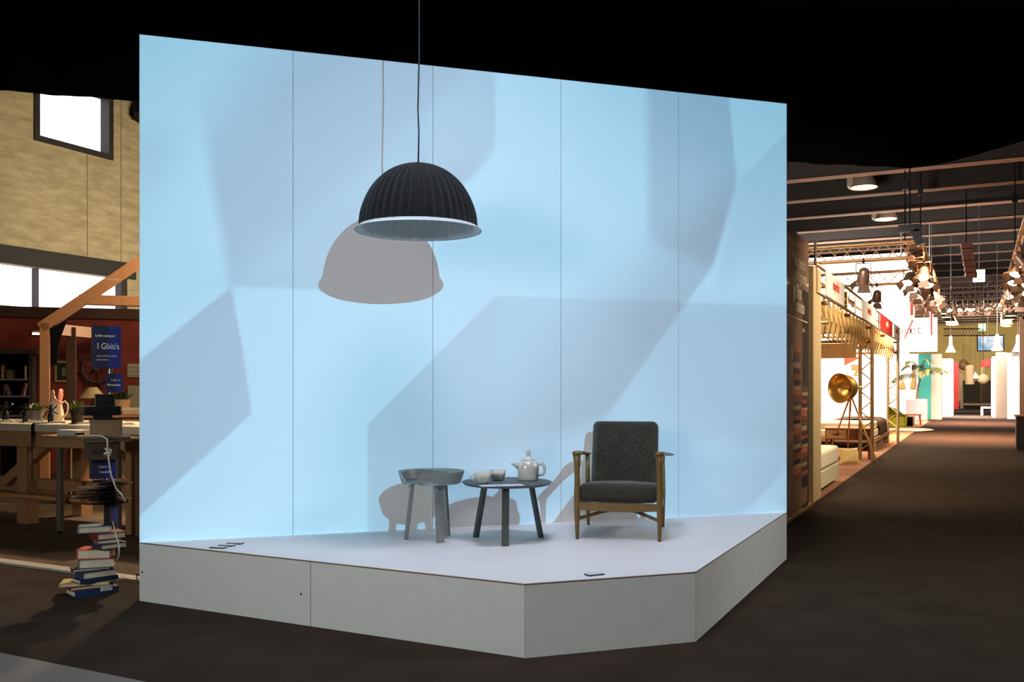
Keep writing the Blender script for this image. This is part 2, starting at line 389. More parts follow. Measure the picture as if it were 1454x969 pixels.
# black canopy over the stand: ceiling cloth and a swagged curtain parallel to the projection wall
CZ = 6.3
CFo = gd(198, 143, 10.2); CF = Frame(CFo, WPHI)
canopy = tag(MB().prism([tuple((CF.w(-14))[:2]), tuple((CF.w(19))[:2]), (12, 6), (12, -8.9), (-15.5, -8.9)], CZ, CZ + .03).build('black_canopy', black), 'black cloth canopy stretched over the stand', 'canopy')
sw = [(-600, 100), (-200, 112), (0, 128), (100, 136), (198, 143), (500, 171), (800, 199), (1000, 218), (1060, 226), (1119, 229), (1160, 233), (1200, 234), (1240, 236), (1280, 238), (1300, 238), (1330, 234), (1360, 227), (1400, 216), (1454, 200), (1560, 172), (1750, 130)]
m = MB(); vs = []; n = 0; cols = []
for i in range(len(sw) - 1):
    for k in range(10):
        tt = k / 10.0; cols.append((sw[i][0] + (sw[i + 1][0] - sw[i][0]) * tt, sw[i][1] + (sw[i + 1][1] - sw[i][1]) * tt))
for j, (px, py) in enumerate(cols):
    s, z = CF.at(px, py); wv = .02 * math.sin(s * 9) + .01 * math.sin(s * 23)
    vs += [CF.w(s, z, wv), CF.w(s, CZ + .02, wv * .4), CF.w(s, z, wv - .02), CF.w(s, CZ + .02, wv * .4 - .02)]
fs = []
for j in range(len(cols) - 1):
    a = 4 * j; c = a + 4
    fs += [(a, c, c + 1, a + 1), (a + 2, a + 3, c + 3, c + 2), (a, a + 2, c + 2, c), (a + 1, c + 1, c + 3, a + 3)]
tag(m.add(vs, fs).build('black_curtain', black, smooth='all'), 'black swagged curtain hanging along the canopy edge', 'curtain')
# floor strips and stand carpets
tag(MB().box(-15, -5.35, 4.9, 11.3, 0, .006).build('stand_carpet', carpet2), 'brown stand carpet under the long wooden table', 'carpet')
struct(MB().box(-15, -4.95, 4.79, 4.9, 0, .018).build('trim_1', M('strip_metal', (190, 186, 182), .4, .3)), 'pale metal edging strip on the floor')
tag(MB().box(-14, -1.78, 11.4, 43, 0, .012).build('bed_stand_carpet', carpet3), 'reddish brown carpet of the bedding stand beside the aisle', 'carpet')

# ================================================================== projection wall
pw = thing('projection_wall', 'tall flat projection wall of five white panels standing on the platform', 'wall', W0, math.radians(WPHI))
scr = M('matt_screen_grey', (190, 190, 190), .8, var=.01, scale=1)
seam_w = WLEN / 5
for k in range(5):
    MB().box(k * seam_w + (.0015 if k else 0), (k + 1) * seam_w - (.0015 if k < 4 else 0), 0, .04, -PZ, WH).build('wall_panel', scr, pw)
MB().box(.01, WLEN - .01, .045, .12, -PZ, WH - .02).build('backing_frame', M('frame_timber', (60, 52, 44), .8), pw)

# ================================================================== platform
A = (W0.x, W0.y); B = (-2.118, 4.364); Cc = (-1.4025, 5.078); D = (W1.x, W1.y)
pf = thing('display_platform', 'low white angular platform with panelled sides under the projection wall', 'platform', (A[0], A[1], 0))
def lo(p): return (p[0] - A[0], p[1] - A[1])
plat_top = M('platform_top_white', (214, 214, 218), .5, var=.03, scale=2, bump=.03, fine=30)
plat_side = M('platform_side_white', (203, 203, 200), .55, var=.025, scale=9)
ply = M('plywood_edge', (120, 92, 66), .8)
nrm = lambda p, q: Vector((q[1] - p[1], -(q[0] - p[0]), 0)).normalized()
inn = [lo(A), lo(B), lo(Cc), lo(D)]
MB().prism(inn, PZ - .003, PZ).build('top_sheet', plat_top, pf)
MB().prism([(p[0] * .9992, p[1] + .001) for p in inn], PZ - .02, PZ - .003).build('plywood_deck', ply, pf)
def side(p, q, nm='side_panel'):
    p = Vector(lo(p) + (0,)); q = Vector(lo(q) + (0,)); d = (q - p).normalized(); nn = Vector((d.y, -d.x, 0)); p = p + d * .0022; q = q - d * .0022
    pts = [p - nn * .018, q - nn * .018, q, p]
    return MB().prism([(v.x, v.y) for v in pts], 0, PZ - .011).build(nm, plat_side, pf)
s1 = gz(438, 797, PZ); E_ = (s1.x, A[1] + (B[1] - A[1]) * (s1.x - A[0]) / (B[0] - A[0]))
ps = [side(A, E_), side(E_, B), side(B, Cc), side(Cc, D)]
hole = M('screw_hole', (20, 20, 20), .9)
for px, py in ((202, 813), (427.5, 844)):
    fr = Frame(A, math.degrees(math.atan2(B[1] - A[1], B[0] - A[0]))); s, z = fr.at(px, py); p = fr.w(s, z, .001)
    MB().cyl((p.x - A[0], p.y - A[1] - .001, p.z), (p.x - A[0], p.y - A[1] + .003, p.z), .007, n=10).build('screw_hole', hole, ps[0])
# thin plates lying on the platform
platem = M('card_plate', (196, 198, 204), .6); plated = M('plate_core', (40, 36, 34), .8)
for (px, py, rz, lb) in ((310, 778.5, -.3, 'thin pale plate on the platform, closest to its front edge of three'), (322, 775.5, -.25, 'thin pale plate on the platform, middle one of three'), (334, 772.5, -.2, 'thin pale plate on the platform, closest to the wall of three'), (844, 817, .45, 'single thin pale plate by the chamfered front edge of the platform')):
    p = gz(px, py, PZ); o = thing('floor_plate', lb, 'plate', (p.x, p.y, PZ), TH + rz)
    MB().obox((0, 0, .0035), (.10, .05, .007)).build('core', plated, o); MB().obox((.004, .004, .008), (.096, .047, .002)).build('face', platem, o)

# ================================================================== pendant lamp
LD = 5.896; rimc = gd(594, 329, LD); RR = 90 / F * LD
lamp = thing('pendant_lamp', 'dark ribbed felt dome pendant lamp hanging before the projection wall', 'lamp', (rimc.x, rimc.y, rimc.z))
felt = M('charcoal_felt', (25, 28, 30), .95, var=.5, scale=160, bump=.6, fine=300, sheen=.12)
feltin = M('grey_felt_lining', (230, 236, 236), .95, var=.08, scale=120, bump=.3, fine=300)
apex = gd(594, 233, LD).z - rimc.z
NR = 40; prof = []
for i in range(25):
    a = math.pi / 2 * i / 24; prof.append((max(.02, .376 * math.sin(a) ** .92), apex * math.cos(a) ** 1.02 if i < 24 else 0.0))
prof[-1] = (.376, .014)
def ribs(amp): return lambda a, i: 1 + amp * (min(1, i / 10.0)) * (1 if i < 21 else max(.15, (25 - i) / 5.0)) * (abs(math.cos(a * NR / 2)) - .6)
MB().lathe(prof, 320, rfun=ribs(.05), caps=False).build('shade', felt, lamp, smooth='all')
pin = [(max(.01, r - .012), z - .01) for r, z in prof[1:-1]] + [(RR - .006, .004)]
MB().lathe(pin[::-1], 320, rfun=lambda a, i: 1 + .05 * min(1, (23 - i) / 10.0) * (1 if i > 3 else max(.15, (i + 1) / 5.0)) * (abs(math.cos(a * NR / 2)) - .6), caps=False).build('inner_lining', feltin, lamp, smooth='all')
MB().lathe([(.370, .024), (.377, .028), (RR - .008, .011), (RR, .005), (RR - .001, .002), (RR - .008, .004)], 160, caps=False).build('rim', M('felt_rim', (186, 194, 196), .9, var=.05, scale=80), lamp, smooth='all')
MB().cyl((0, 0, apex - .012), (0, 0, apex + .012), .025, .012, 16).build('cap', M('black_plastic', (16, 16, 18), .4), lamp, smooth=True)
cz_l = CZ - rimc.z
MB().tube([(0, 0, apex), (.004, 0, apex + .2), (-.003, 0, apex + .35), (.005, .002, apex + .7), (0, 0, cz_l)], .0055, 8).build('cable', M('cable_black', (14, 14, 16), .5), lamp, smooth='all')
bulb = MB().cyl((0, 0, apex - .13), (0, 0, apex - .02), .022, n=12).build('bulb_holder', MATS['black_plastic'], lamp, smooth=True)
MB().ball((0, 0, apex - .17), .05).build('bulb', M('bulb_glass', (205, 205, 200), .2), bulb, smooth='all')

# ================================================================== tables
ta = Vector((-3.31, 5.36, PZ))
t1 = thing('tray_table', 'small round grey coffee table with a deep tray rim on three legs', 'table', ta)
gry = M('grey_lacquer', (122, 126, 126), .45, var=.05, scale=30)
gry2 = M('grey_tray_bottom', (112, 118, 122), .35)
ht = .465
MB().lathe([(.19, ht - .075), (.2, ht - .07), (.2, ht - .066), (.02, ht - .066)], 48).build('tray_bottom', gry2, t1, smooth=True)
# band: a bent ply strip with an open, slanted joint towards the front left
m = MB(); NS = 72; gdir = -FV * .78 - RV * .62; ga = math.atan2(gdir.y, gdir.x)
vs = []; fs = []; g0 = math.radians(17)
for k in range(NS + 1):
    f_ = k / NS; a = ga + g0 + (2 * math.pi - 2 * g0) * f_
    cut = max(0.0, 1 - k / 3.0); cut2 = max(0.0, (k - (NS - 3)) / 3.0)
    zb = ht - .082; zt = ht - .03 * cut ** 2 - .055 * cut2
    for r_in, z in ((.2, zb), (.2 + .026 * (zt - zb) / .082, zt), (.19 + .026 * (zt - zb) / .082, zt), (.19, zb)):
        vs.append((r_in * math.cos(a), r_in * math.sin(a), z))
for k in range(NS):
    for q in range(4):
        fs.append((k * 4 + q, k * 4 + (q + 1) % 4, (k + 1) * 4 + (q + 1) % 4, (k + 1) * 4 + q))
fs += [(0, 1, 2, 3), (NS * 4 + 3, NS * 4 + 2, NS * 4 + 1, NS * 4)]
m.add(vs, fs).build('tray_rim', gry, t1, smooth=True)
def flatleg(top, foot, w, th, rad, nm, mat, par):
    """flat board leg, wide side along the tangent"""
    tx = Vector((-math.sin(rad), math.cos(rad), 0)); rx = Vector((math.cos(rad), math.sin(rad), 0))
    top = Vector(top); foot = Vector(foot); vs = []
    for p, ww in ((foot, w * .8), (top, w)):
        for i, j in ((-1, -1), (1, -1), (1, 1), (-1, 1)): vs.append(p + tx * (i * ww / 2) + rx * (j * th / 2))
    return MB().add(vs, [(3, 2, 1, 0), (4, 5, 6, 7), (0, 1, 5, 4), (1, 2, 6, 5), (2, 3, 7, 6), (3, 0, 4, 7)]).build(nm, mat, par, bevel=.003)
for (fx, fy) in ((-3.46, 5.28), (-3.18, 5.26), (-3.29, 5.53)):
    v = Vector((fx - ta.x, fy - ta.y, 0)); an = math.atan2(v.y, v.x); u = v.normalized()
    lg = flatleg(u * .125 + Vector((0, 0, ht - .07)), u * .172, .062, .026, an, 'leg', gry, t1)
    MB().cyl(u * .142 + Vector((0, 0, ht - .11)), u * .155 + Vector((0, 0, ht - .11)), .007, n=10).build('bolt', chrome, lg)
mask_ell((ta.x, ta.y, PZ + ht), .21, thick=.07)

tb = Vector((-2.83, 5.55, PZ))
t2 = thing('round_coffee_table', 'black round coffee table with three bent legs holding the teapot', 'table', tb)
dk = M('dark_stained_oak', (58, 64, 64), .5, var=.12, scale=8, stretch=(2, 16, 2)); dkt = M('dark_table_top', (66, 76, 80), .5, var=.08, scale=10, stretch=(2, 12, 2))
TB = .398
MB().lathe([(.285, TB - .02), (.302, TB - .006), (.303, TB - .002), (.300, TB)], 72).build('table_top', dkt, t2, smooth=True)
for (fx, fy) in ((-3.08, 5.57), (-2.73, 5.33), (-2.67, 5.75)):
    v = Vector((fx - tb.x, fy - tb.y, 0)); u = v.normalized(); tx = Vector((-u.y, u.x, 0)); rf_ = v.length
    path = [u * .06 + Vector((0, 0, TB - .028)), u * (rf_ - .105) + Vector((0, 0, TB - .028)), u * (rf_ - .083) + Vector((0, 0, TB - .035)), u * (rf_ - .068) + Vector((0, 0, TB - .055)), u * rf_]
    vs = []; fs = []
    for i, p in enumerate(path):
        d = (path[min(i + 1, 4)] - path[max(i - 1, 0)]).normalized(); nn = d.cross(tx).normalized()
        for a, b_ in ((-1, -1), (1, -1), (1, 1), (-1, 1)): vs.append(p + tx * (a * .024) + nn * (b_ * .011))
    for i in range(4):
        for q in range(4): fs.append((i * 4 + q, i * 4 + (q + 1) % 4, i * 4 + 4 + (q + 1) % 4, i * 4 + 4 + q))
    fs += [(0, 1, 2, 3), (19, 18, 17, 16)]
    MB().add(vs, fs).build('leg', dk, t2, smooth=True)
mask_ell((tb.x, tb.y, PZ + TB), .285, thick=.012)
# teapot, cups, leaflet
porc = M('grey_white_glaze', (196, 194, 188), .25, coat=.6, var=.05, scale=14, bump=.12, fine=25)
TZ = PZ + TB
tp = gz(750, 682, TZ)
pot = thing('teapot', 'pale glazed ceramic teapot with knobbed lid on the black round table', 'teapot', tp, TH)
MB().lathe([(.03, 0), (.066, .002), (.07, .012), (.072, .05), (.074, .09), (.07, .112), (.058, .128), (.044, .136), (.03, .138)], 32).build('body', porc, pot, smooth='all')
ld = MB().lathe([(.03, .13), (.046, .134), (.044, .142), (.028, .15), (.017, .156), (.0145, .166), (.0165, .18), (.0175, .197), (.012, .207), (.003, .21)], 24).build('lid', porc, pot, smooth='all')
MB().tube([(-.058, -.01, .085), (-.082, -.012, .105), (-.1, -.014, .117), (-.112, -.014, .122)], [.02, .017, .014, .013], 12).build('spout', porc, pot, smooth='all')
MB().tube([(.064, 0, .108), (.09, 0, .114), (.109, 0, .098), (.112, 0, .066), (.1, 0, .038), (.066, 0, .034)], .0105, 12).build('handle', porc, pot, smooth='all')
def cup(px, py, lb, rz, handle=True):
    p = gz(px, py, TZ); o = thing('tea_cup', lb, 'cup', p, TH + rz)
    MB().lathe([(.02, 0), (.034, .001), (.046, .012), (.053, .04), (.056, .07), (.052, .0705), (.049, .04), (.04, .014), (.01, .009)], 28).build('bowl', porc, o, smooth='all')
    MB().tube([(-.05, 0, .056), (-.067, 0, .06), (-.078, 0, .045), (-.07, 0, .024), (-.046, 0, .017)], .0065, 10).build('handle', porc, o, smooth='all')
    return p
c1 = cup(685, 686.5, 'pale ceramic cup whose handle points away from the teapot', 0.1); c2 = cup(706.5, 682.5, 'pale ceramic cup standing between the teapot and the other cup', -1.4)
lf = thing('leaflet', 'thin printed paper leaflet lying on the black round table', 'leaflet', tuple((gz(715, 690, TZ))[:2]) + (TZ,), TH + .25)
MB().box(-.15, .13, -.045, .065, .0003, .0018).build('sheet', M('leaflet_paper', (186, 192, 204), .6), lf)
lt = text('un jeu', .022, M('leaflet_ink', (84, 88, 100), .7), lf, (-.03, -.03, .0022), 'CENTER', 'print'); lt.rotation_euler = (-math.pi / 2, 0, 0)
def tpp(x, z): return tuple(tp + RV * x + Vector((0, 0, z)))
mask_poly([tpp(-.068, 0), tpp(-.07, .11), tpp(-.03, .15), tpp(.03, .15), tpp(.07, .11), tpp(.068, 0)])
mask_poly([tpp(-.019, .14), tpp(-.019, .2), tpp(.0, .21), tpp(.019, .2), tpp(.019, .14)])
mask_poly([tpp(-.112, .132), tpp(-.05, .115), tpp(-.05, .07), tpp(-.112, .11)])
mask_poly([tpp(.06, .12), tpp(.095, .12), tpp(.12, .1), tpp(.12, .05), tpp(.1, .028), tpp(.06, .028)])
for c in (c1, c2): mask_poly([tuple(c + RV * a + Vector((0, 0, z))) for a, z in ((-.045, 0), (-.05, .066), (.05, .066), (.045, 0))])

# ================================================================== armchair
cf = Vector((-2.155, 5.875, 0)); crr = Vector((-2.335, 6.525, 0)); fw_ = (cf - crr).normalized()
cphi = math.atan2(fw_.x, -fw_.y)                      # local -y = facing
cc = (cf + crr) / 2
ch = thing('armchair', 'dark upholstered lounge chair with an oiled wood frame on the platform', 'armchair', (cc.x, cc.y, PZ), cphi)
teak = wood('oiled_teak', (106, 78, 34), .4, .18); tweed = bpy.data.materials.new('dark_tweed'); tweed.use_nodes = True
t = tweed.node_tree; b = t.nodes['Principled BSDF']; b.inputs['Roughness'].default_value = .95; b.inputs['Sheen Weight'].default_value = .15
tcn = t.nodes.new('ShaderNodeTexCoord'); mp = t.nodes.new('ShaderNodeMapping'); mp.inputs['Scale'].default_value = (150, 150, 420); t.links.new(tcn.outputs['Object'], mp.inputs[0])
nz = t.nodes.new('ShaderNodeTexNoise'); nz.inputs['Scale'].default_value = 1; nz.inputs['Detail'].default_value = 2; t.links.new(mp.outputs[0], nz.inputs[0])
cr = t.nodes.new('ShaderNodeValToRGB'); cr.color_ramp.elements[0].position = .42; cr.color_ramp.elements[1].position = .66
cr.color_ramp.elements[0].color = L3((21, 20, 16)) + (1,); cr.color_ramp.elements[1].color = L3((72, 68, 56)) + (1,)
t.links.new(nz.outputs[0], cr.inputs[0]); t.links.new(cr.outputs[0], b.inputs['Base Color'])
bp = t.nodes.new('ShaderNodeBump'); bp.inputs['Strength'].default_value = .5; bp.inputs['Distance'].default_value = .004; t.links.new(nz.outputs[0], bp.inputs['Height']); t.links.new(bp.outputs[0], b.inputs['Normal'])
def cushion(w, d, h, r, nm, par, loc, tilt, crown=.02):
    bm = bmesh.new(); bmesh.ops.create_cube(bm, size=1)
    for v in bm.verts: v.co = Vector((v.co.x * w, v.co.y * d, v.co.z * h))
    bmesh.ops.bevel(bm, geom=bm.edges[:], offset=r, segments=5, affect='EDGES', profile=.5)
    bmesh.ops.subdivide_edges(bm, edges=[e for e in bm.edges if e.calc_length() > .15], cuts=5, use_grid_fill=True)
    for v in bm.verts:
        kx = 1 - (2 * v.co.x / w) ** 2; ky = 1 - (2 * v.co.y / d) ** 2
        v.co.z += math.copysign(crown * max(0, kx) * max(0, ky), v.co.z)
    me = bpy.data.meshes.new(nm); bm.to_mesh(me); bm.free(); me.materials.append(tweed)
    me.polygons.foreach_set('use_smooth', [True] * len(me.polygons))
    o = bpy.data.objects.new(nm, me); COL.objects.link(o); o.parent = par; o.location = loc; o.rotation_euler = tilt; return o
seat = cushion(.535, .57, .125, .042, 'seat_cushion', ch, (0, -.045, .296), (-.075, 0, 0), .016)
bkc = cushion(.485, .51, .125, .045, 'back_cushion', ch, (0, .300, .530), (math.radians(72), 0, 0), .015)
MB().tube([(-.23, -.322, .335), (0, -.334, .337), (.23, -.322, .335)], .004, 6).build('piping', tweed, seat) if False else None
hw = .277
for sgn in (-1, 1):
    x = sgn * hw
    MB().tube([(x, -.337, 0), (x, -.337, .08), (x, -.337, .22), (x, -.335, .33), (x, -.335, .43), (x * 1.0, -.338, .52), (x, -.345, .575)], [.011, .015, .021, .021, .019, .022, .030], 14).build('leg', teak, ch, smooth='all')
    MB().tube([(x, .337, 0), (x, .327, .09), (x, .305, .26), (x, .285, .42), (x, .275, .53)], [.010, .014, .019, .017, .015], 12).build('leg', teak, ch, smooth='all')
    # sculpted paddle arm: narrow at the front post, swelling outwards behind
    prof = [(-.375, 0, .030, .016), (-.30, .002, .034, .017), (-.2, .008, .030, .016), (-.06, .016, .031, .015), (.08, .024, .042, .014), (.2, .03, .056, .012), (.29, .028, .058, .011), (.345, .018, .04, .010), (.37, .01, .012, .008)]
    vs = []; fs = []
    for i, (y, dx, w_, hh) in enumerate(prof):
        zc = .588 - .055 * ((y + .375) / .745) ** 1.2
        for k in range(12):
            a = 2 * math.pi * k / 12; vs.append((x + sgn * dx + w_ * math.cos(a), y, zc + hh * math.sin(a)))
    for i in range(len(prof) - 1):
        for k in range(12): fs.append((i * 12 + k, i * 12 + (k + 1) % 12, (i + 1) * 12 + (k + 1) % 12, (i + 1) * 12 + k))
    fs += [tuple(range(12)), tuple(range((len(prof) - 1) * 12, len(prof) * 12))[::-1]]
    MB().add(vs, fs).build('armrest', teak, ch, smooth='all')
    MB().bar((x, -.32, .225), (x * .98, .305, .2), .024, .055).build('side_rail', teak, ch, bevel=.004)
MB().vprism([(-hw + .01, .252), (hw - .01, .252), (hw - .01, .202), (.12, .195), (0, .193), (-.12, .195), (-hw + .01, .202)], -.352, -.328).build('front_rail', teak, ch, bevel=.003)
MB().bar((-hw, .3, .22), (hw, .3, .22), .03, .05).build('back_rail', teak, ch, bevel=.004)
for sgn in (-1, 1):
    MB().tube([(sgn * hw, -.335, .138), (sgn * .1, -.1, .168), (0, 0, .174), (-sgn * .1, .1, .168), (-sgn * hw, .322, .138)], .0125, 8).build('cross_stretcher', teak, ch, smooth='all')
    MB().tube([(sgn * .15, .24, .26), (sgn * .15, .31, .42), (sgn * .15, .39, .68)], .013, 8).build('back_slat', teak, ch, smooth='all')
MB().bar((-.23, .40, .69), (.23, .40, .69), .024, .04).build('top_rail', teak, ch, bevel=.004)
cM = Matrix.Translation((cc.x, cc.y, PZ)) @ Matrix.Rotation(cphi, 4, 'Z')
def cl(x, y, z): return tuple(cM @ Vector((x, y, z)))
mask_poly([cl(-.23, .385, .755), cl(.23, .385, .755), cl(.24, .24, .36), cl(-.24, .24, .36)])
mask_poly([cl(-.26, -.32, .375), cl(.26, -.32, .375), cl(.26, -.335, .2), cl(-.26, -.335, .2)])
mask_poly([cl(-.26, .2, .38), cl(.26, .2, .38), cl(.26, -.32, .35), cl(-.26, -.32, .35)])
mask_poly([cl(-.29, .3, .55), cl(-.265, .3, .55), cl(-.26, -.33, .58), cl(-.29, -.33, .58)])
mask_poly([cl(.265, .3, .55), cl(.29, .3, .55), cl(.29, -.33, .58), cl(.26, -.33, .58)])
for sgn in (-1, 1): mask_poly([cl(sgn * .29, -.337, .57), cl(sgn * .264, -.337, .57), cl(sgn * .264, -.337, 0), cl(sgn * .29, -.337, 0)])
# black over the pendant lamp as well
mask_ell((rimc.x, rimc.y, rimc.z), RR - .012, grow=.985)
dome = []
for k in range(13):
    a = -math.pi / 2 + math.pi * k / 12
    c_, s_ = math.cos(a), math.sin(a); q = Vector((rimc.x, rimc.y, rimc.z)) + WD * (.362 * s_) + Vector((0, 0, apex * .985 * max(0.0, c_)))
    dome.append(tuple(q))
mask_poly(dome)
for (cx_, cy_, hh, w_, ft) in ((ta.x, ta.y, ht - .07, .028, ((-3.46, 5.28, .125), (-3.18, 5.26, .125), (-3.29, 5.53, .125))), (tb.x, tb.y, TB - .03, .02, ((-3.08, 5.57, .18), (-2.73, 5.33, .18), (-2.67, 5.75, .18)))):
    for (fx, fy, rt) in ft:
        u_ = Vector((fx - cx_, fy - cy_, 0)).normalized(); tpt = Vector((cx_, cy_, PZ + hh)) + u_ * rt; fpt = Vector((fx, fy, PZ))
        mask_poly([tuple(tpt - WD * w_), tuple(tpt + WD * w_), tuple(fpt + WD * w_ * .85), tuple(fpt - WD * w_ * .85)])
finish_projector()
# ================================================================== left stand
redw = M('red_wall', (128, 50, 38), .8, var=.18, scale=5, bump=.1)
timber = wood('honey_timber', (186, 132, 86), .5, .14); timber_d = wood('dark_timber', (74, 46, 30), .6, .2)
RWF = Frame(gd(100, 551, 14.3), WPHI)
zt = RWF.at(100, 452)[1]
s0 = RWF.at(-14, 500)[0]; s1_ = RWF.at(290, 500)[0]
rw = MB().box(0, s1_ - s0, 0, .12, 0, zt).build('wall_booth', redw, loc=RWF.w(s0), rz=RWF.phi); struct(rw, 'dark red partition wall of the left stand')
MB().box(0, s1_ - s0, -.05, .14, zt, zt + .16).build('top_beam', timber_d, rw)
MB().box(s0 * 0, s1_ - s0, -.02, 0, 0, .12).build('skirting', timber_d, rw)
tube_m = M('fluorescent_tube', (255, 240, 214), .4, emit=3.0, var=0)
for (x0, x1, y, lb) in ((46, 60, 475, 'short fluorescent tube fixed high beside the timber post'), (106, 129, 477, 'long fluorescent tube fixed high left of the blue sign')):
    a, _ = RWF.at(x0, y); b2, z = RWF.at(x1, y); o = thing('tube_light', lb, 'light', RWF.w((a + b2) / 2, z, .04), RWF.phi)
    hl = (b2 - a) / 2
    MB().box(-hl, hl, 0, .035, -.01, .05).build('fixture', M('tube_fixture', (120, 110, 100), .6), o); MB().cyl((-hl + .01, -.012, .005), (hl - .01, -.012, .005), .014, n=8).build('tube', tube_m, o)
# bookcase
CBF = Frame(RWF.w(0, 0, .42), WPHI)
a, b2, z0, z1 = CBF.rect(-12, 508, 46, 620); _, ztop = CBF.at(20, 503)
bk = thing('bookcase', 'dark wooden bookcase with open shelves against the red wall', 'bookcase', CBF.w(a), CBF.phi)
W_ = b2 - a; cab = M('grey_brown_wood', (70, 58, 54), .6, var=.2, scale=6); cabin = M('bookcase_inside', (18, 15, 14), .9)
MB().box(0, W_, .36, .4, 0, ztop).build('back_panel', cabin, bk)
MB().box(0, .05, 0, .36, 0, ztop).build('side_panel', cab, bk); MB().box(W_ - .05, W_, 0, .36, 0, ztop).build('side_panel', cab, bk)
MB().vprism([(-.05, ztop), (W_ + .05, ztop), (W_ + .07, ztop + .06), (-.07, ztop + .06)], -.05, .38).build('cornice', cab, bk)
zs = [CBF.at(20, y)[1] for y in (538, 562, 590)]
for z in zs: MB().box(.05, W_ - .05, .01, .36, z - .025, z).build('shelf', M('shelf_edge', (120, 106, 110), .5), bk)
MB().box(.05, W_ - .05, .01, .36, 0, .1).build('plinth', cab, bk)
bcols = [('cream', (196, 186, 160)), ('red', (140, 40, 36)), ('olive', (110, 104, 50)), ('blue', (50, 60, 96)), ('grey', (110, 104, 100)), ('yellow', (180, 150, 60))]
def shelfbook(px, zi, h, th, cn, col, tilt, lb):
    s, _ = CBF.at(px, 550); p = CBF.w(s, zs[zi] + .001, -.1)
    o = thing('book', lb, 'book', p, CBF.phi)
    m = MB().obox((h / 2 * math.sin(tilt), 0, h / 2 * math.cos(tilt) + th / 2 * math.sin(abs(tilt))), (th, .16, h), (0, tilt, 0)); m.build('cover', M('book_' + cn, col, .6), o)
    MB().obox((h / 2 * math.sin(tilt), .004, h / 2 * math.cos(tilt) + th / 2 * math.sin(abs(tilt)) + .002), (th * .7, .158, h), (0, tilt, 0)).build('pages', M('book_pages', (206, 196, 170), .8), o)
shelfbook(3, 0, .2, .03, 'yellow', (180, 150, 60), 0, 'thin yellow book upright on the upper bookcase shelf')
shelfbook(36, 0, .19, .022, 'cream', (196, 186, 160), 0, 'thin cream book upright at the bookcase upper shelf end')
shelfbook(13, 0, .13, .09, 'olive', (84, 80, 44), 0, 'thick olive book on the upper bookcase shelf')
shelfbook(31, 1, .18, .02, 'red', (150, 44, 40), .22, 'leaning red book on the middle bookcase shelf')
shelfbook(34, 1, .18, .02, 'pink', (206, 170, 170), .22, 'leaning pale pink book beside the red one in the bookcase')
shelfbook(12, 1, .15, .03, 'grey', (96, 90, 88), -.25, 'leaning grey book on the middle bookcase shelf')
shelfbook(6, 1, .16, .03, 'brown', (76, 50, 40), 0, 'brown book upright on the middle bookcase shelf')
# timber house frame
pp = gz(64, 697); HF = Frame(pp, WPHI + 5)
hf = thing('timber_house_frame', 'honey coloured timber house frame with sloping rafter and tie beam', 'frame', HF.w(0), HF.phi)
def hs(px, py): s, z = HF.at(px, py); return (s, z)
a = hs(56, 600)[0]; b2 = hs(70, 600)[0]; e0 = hs(63, 458)
MB().box(a, b2, 0, .16, 0, e0[1]).build('post', timber, hf, bevel=.006)
r0 = hs(57, 466); r1 = hs(330, 283)
MB().bar((r0[0], .08, r0[1]), (r1[0], .08, r1[1]), .16, .15, up=(0, 0, 1)).build('rafter', timber, hf, bevel=.006)
t0 = hs(112, 425); t1_ = hs(330, 428)
MB().box(t0[0], t1_[0], .01, .15, t0[1] - .07, t0[1] + .07).build('tie_beam', timber, hf, bevel=.006)
MB().bar((e0[0], .1, e0[1] - .08), (e0[0] + 2.2 * math.sin(HF.phi) , 3.2 * math.cos(math.pi / 2 - HF.phi) + .5, e0[1] - .08), .14, .16).build('eave_beam', timber, hf, bevel=.006)
dps = RWF.at(101, 520)
MB().box(0, .0, 0, 0, 0, 0) 
tag(MB().box(-.065, .065, -.07, .07, 0, 2.3).build('dark_post', timber_d, loc=gd(101, 551, 13.4) * 1 - Vector((0, 0, H)), rz=HF.phi, bevel=.006), 'dark brown timber post beside the framed picture', 'post')
blk = M('black_fabric', (16, 15, 15), .9)
bs = hs(72, 468); bpz = HF.w(0)
st = MB().vprism([(b2 + .002, bs[1] + .02), (b2 + .22, bs[1] + .14), (b2 + .11, bs[1] - .2), (b2 + .09, bs[1] - .5), (b2 + .02, bs[1] - .5)], .03, .08).build('black_speaker_bracket', blk, loc=HF.w(0), rz=HF.phi)
tag(st, 'black triangular bracket on the timber frame post', 'bracket')
# picture, wheel, notice board
def pic(x0, y0, x1, y1, lb, gold):
    a, b2, z0, z1 = RWF.rect(x0, y0, x1, y1); o = thing('framed_picture', lb, 'picture', RWF.w((a + b2) / 2, z0, .0), RWF.phi)
    w, h = (b2 - a), z1 - z0
    MB().box(-w / 2, w / 2, -.03, -.002, 0, .03).box(-w / 2, w / 2, -.03, -.002, h - .03, h).box(-w / 2, -w / 2 + .03, -.03, -.002, .03, h - .03).box(w / 2 - .03, w / 2, -.03, -.002, .03, h - .03).build('frame', gold, o)
    MB().box(-w / 2 + .03, w / 2 - .03, -.012, -.002, .03, h - .03).build('mat_board', M('dark_mat', (34, 38, 26), .8), o)
    MB().box(-w / 2 + .1, w / 2 - .1, -.016, -.012, .1, h - .1).build('print', M('landscape_print', (110, 116, 92), .6, var=.5, scale=6), o)
pic(78, 513, 109, 543, 'gold framed landscape print hanging on the red wall', M('gold_frame', (176, 146, 80), .4, .4))
s, z = RWF.at(139, 524); wh = thing('ship_wheel', 'dark wooden ship wheel hanging on the red wall behind the blue sign', 'wheel', RWF.w(s, z, .06), RWF.phi)
rr = .22
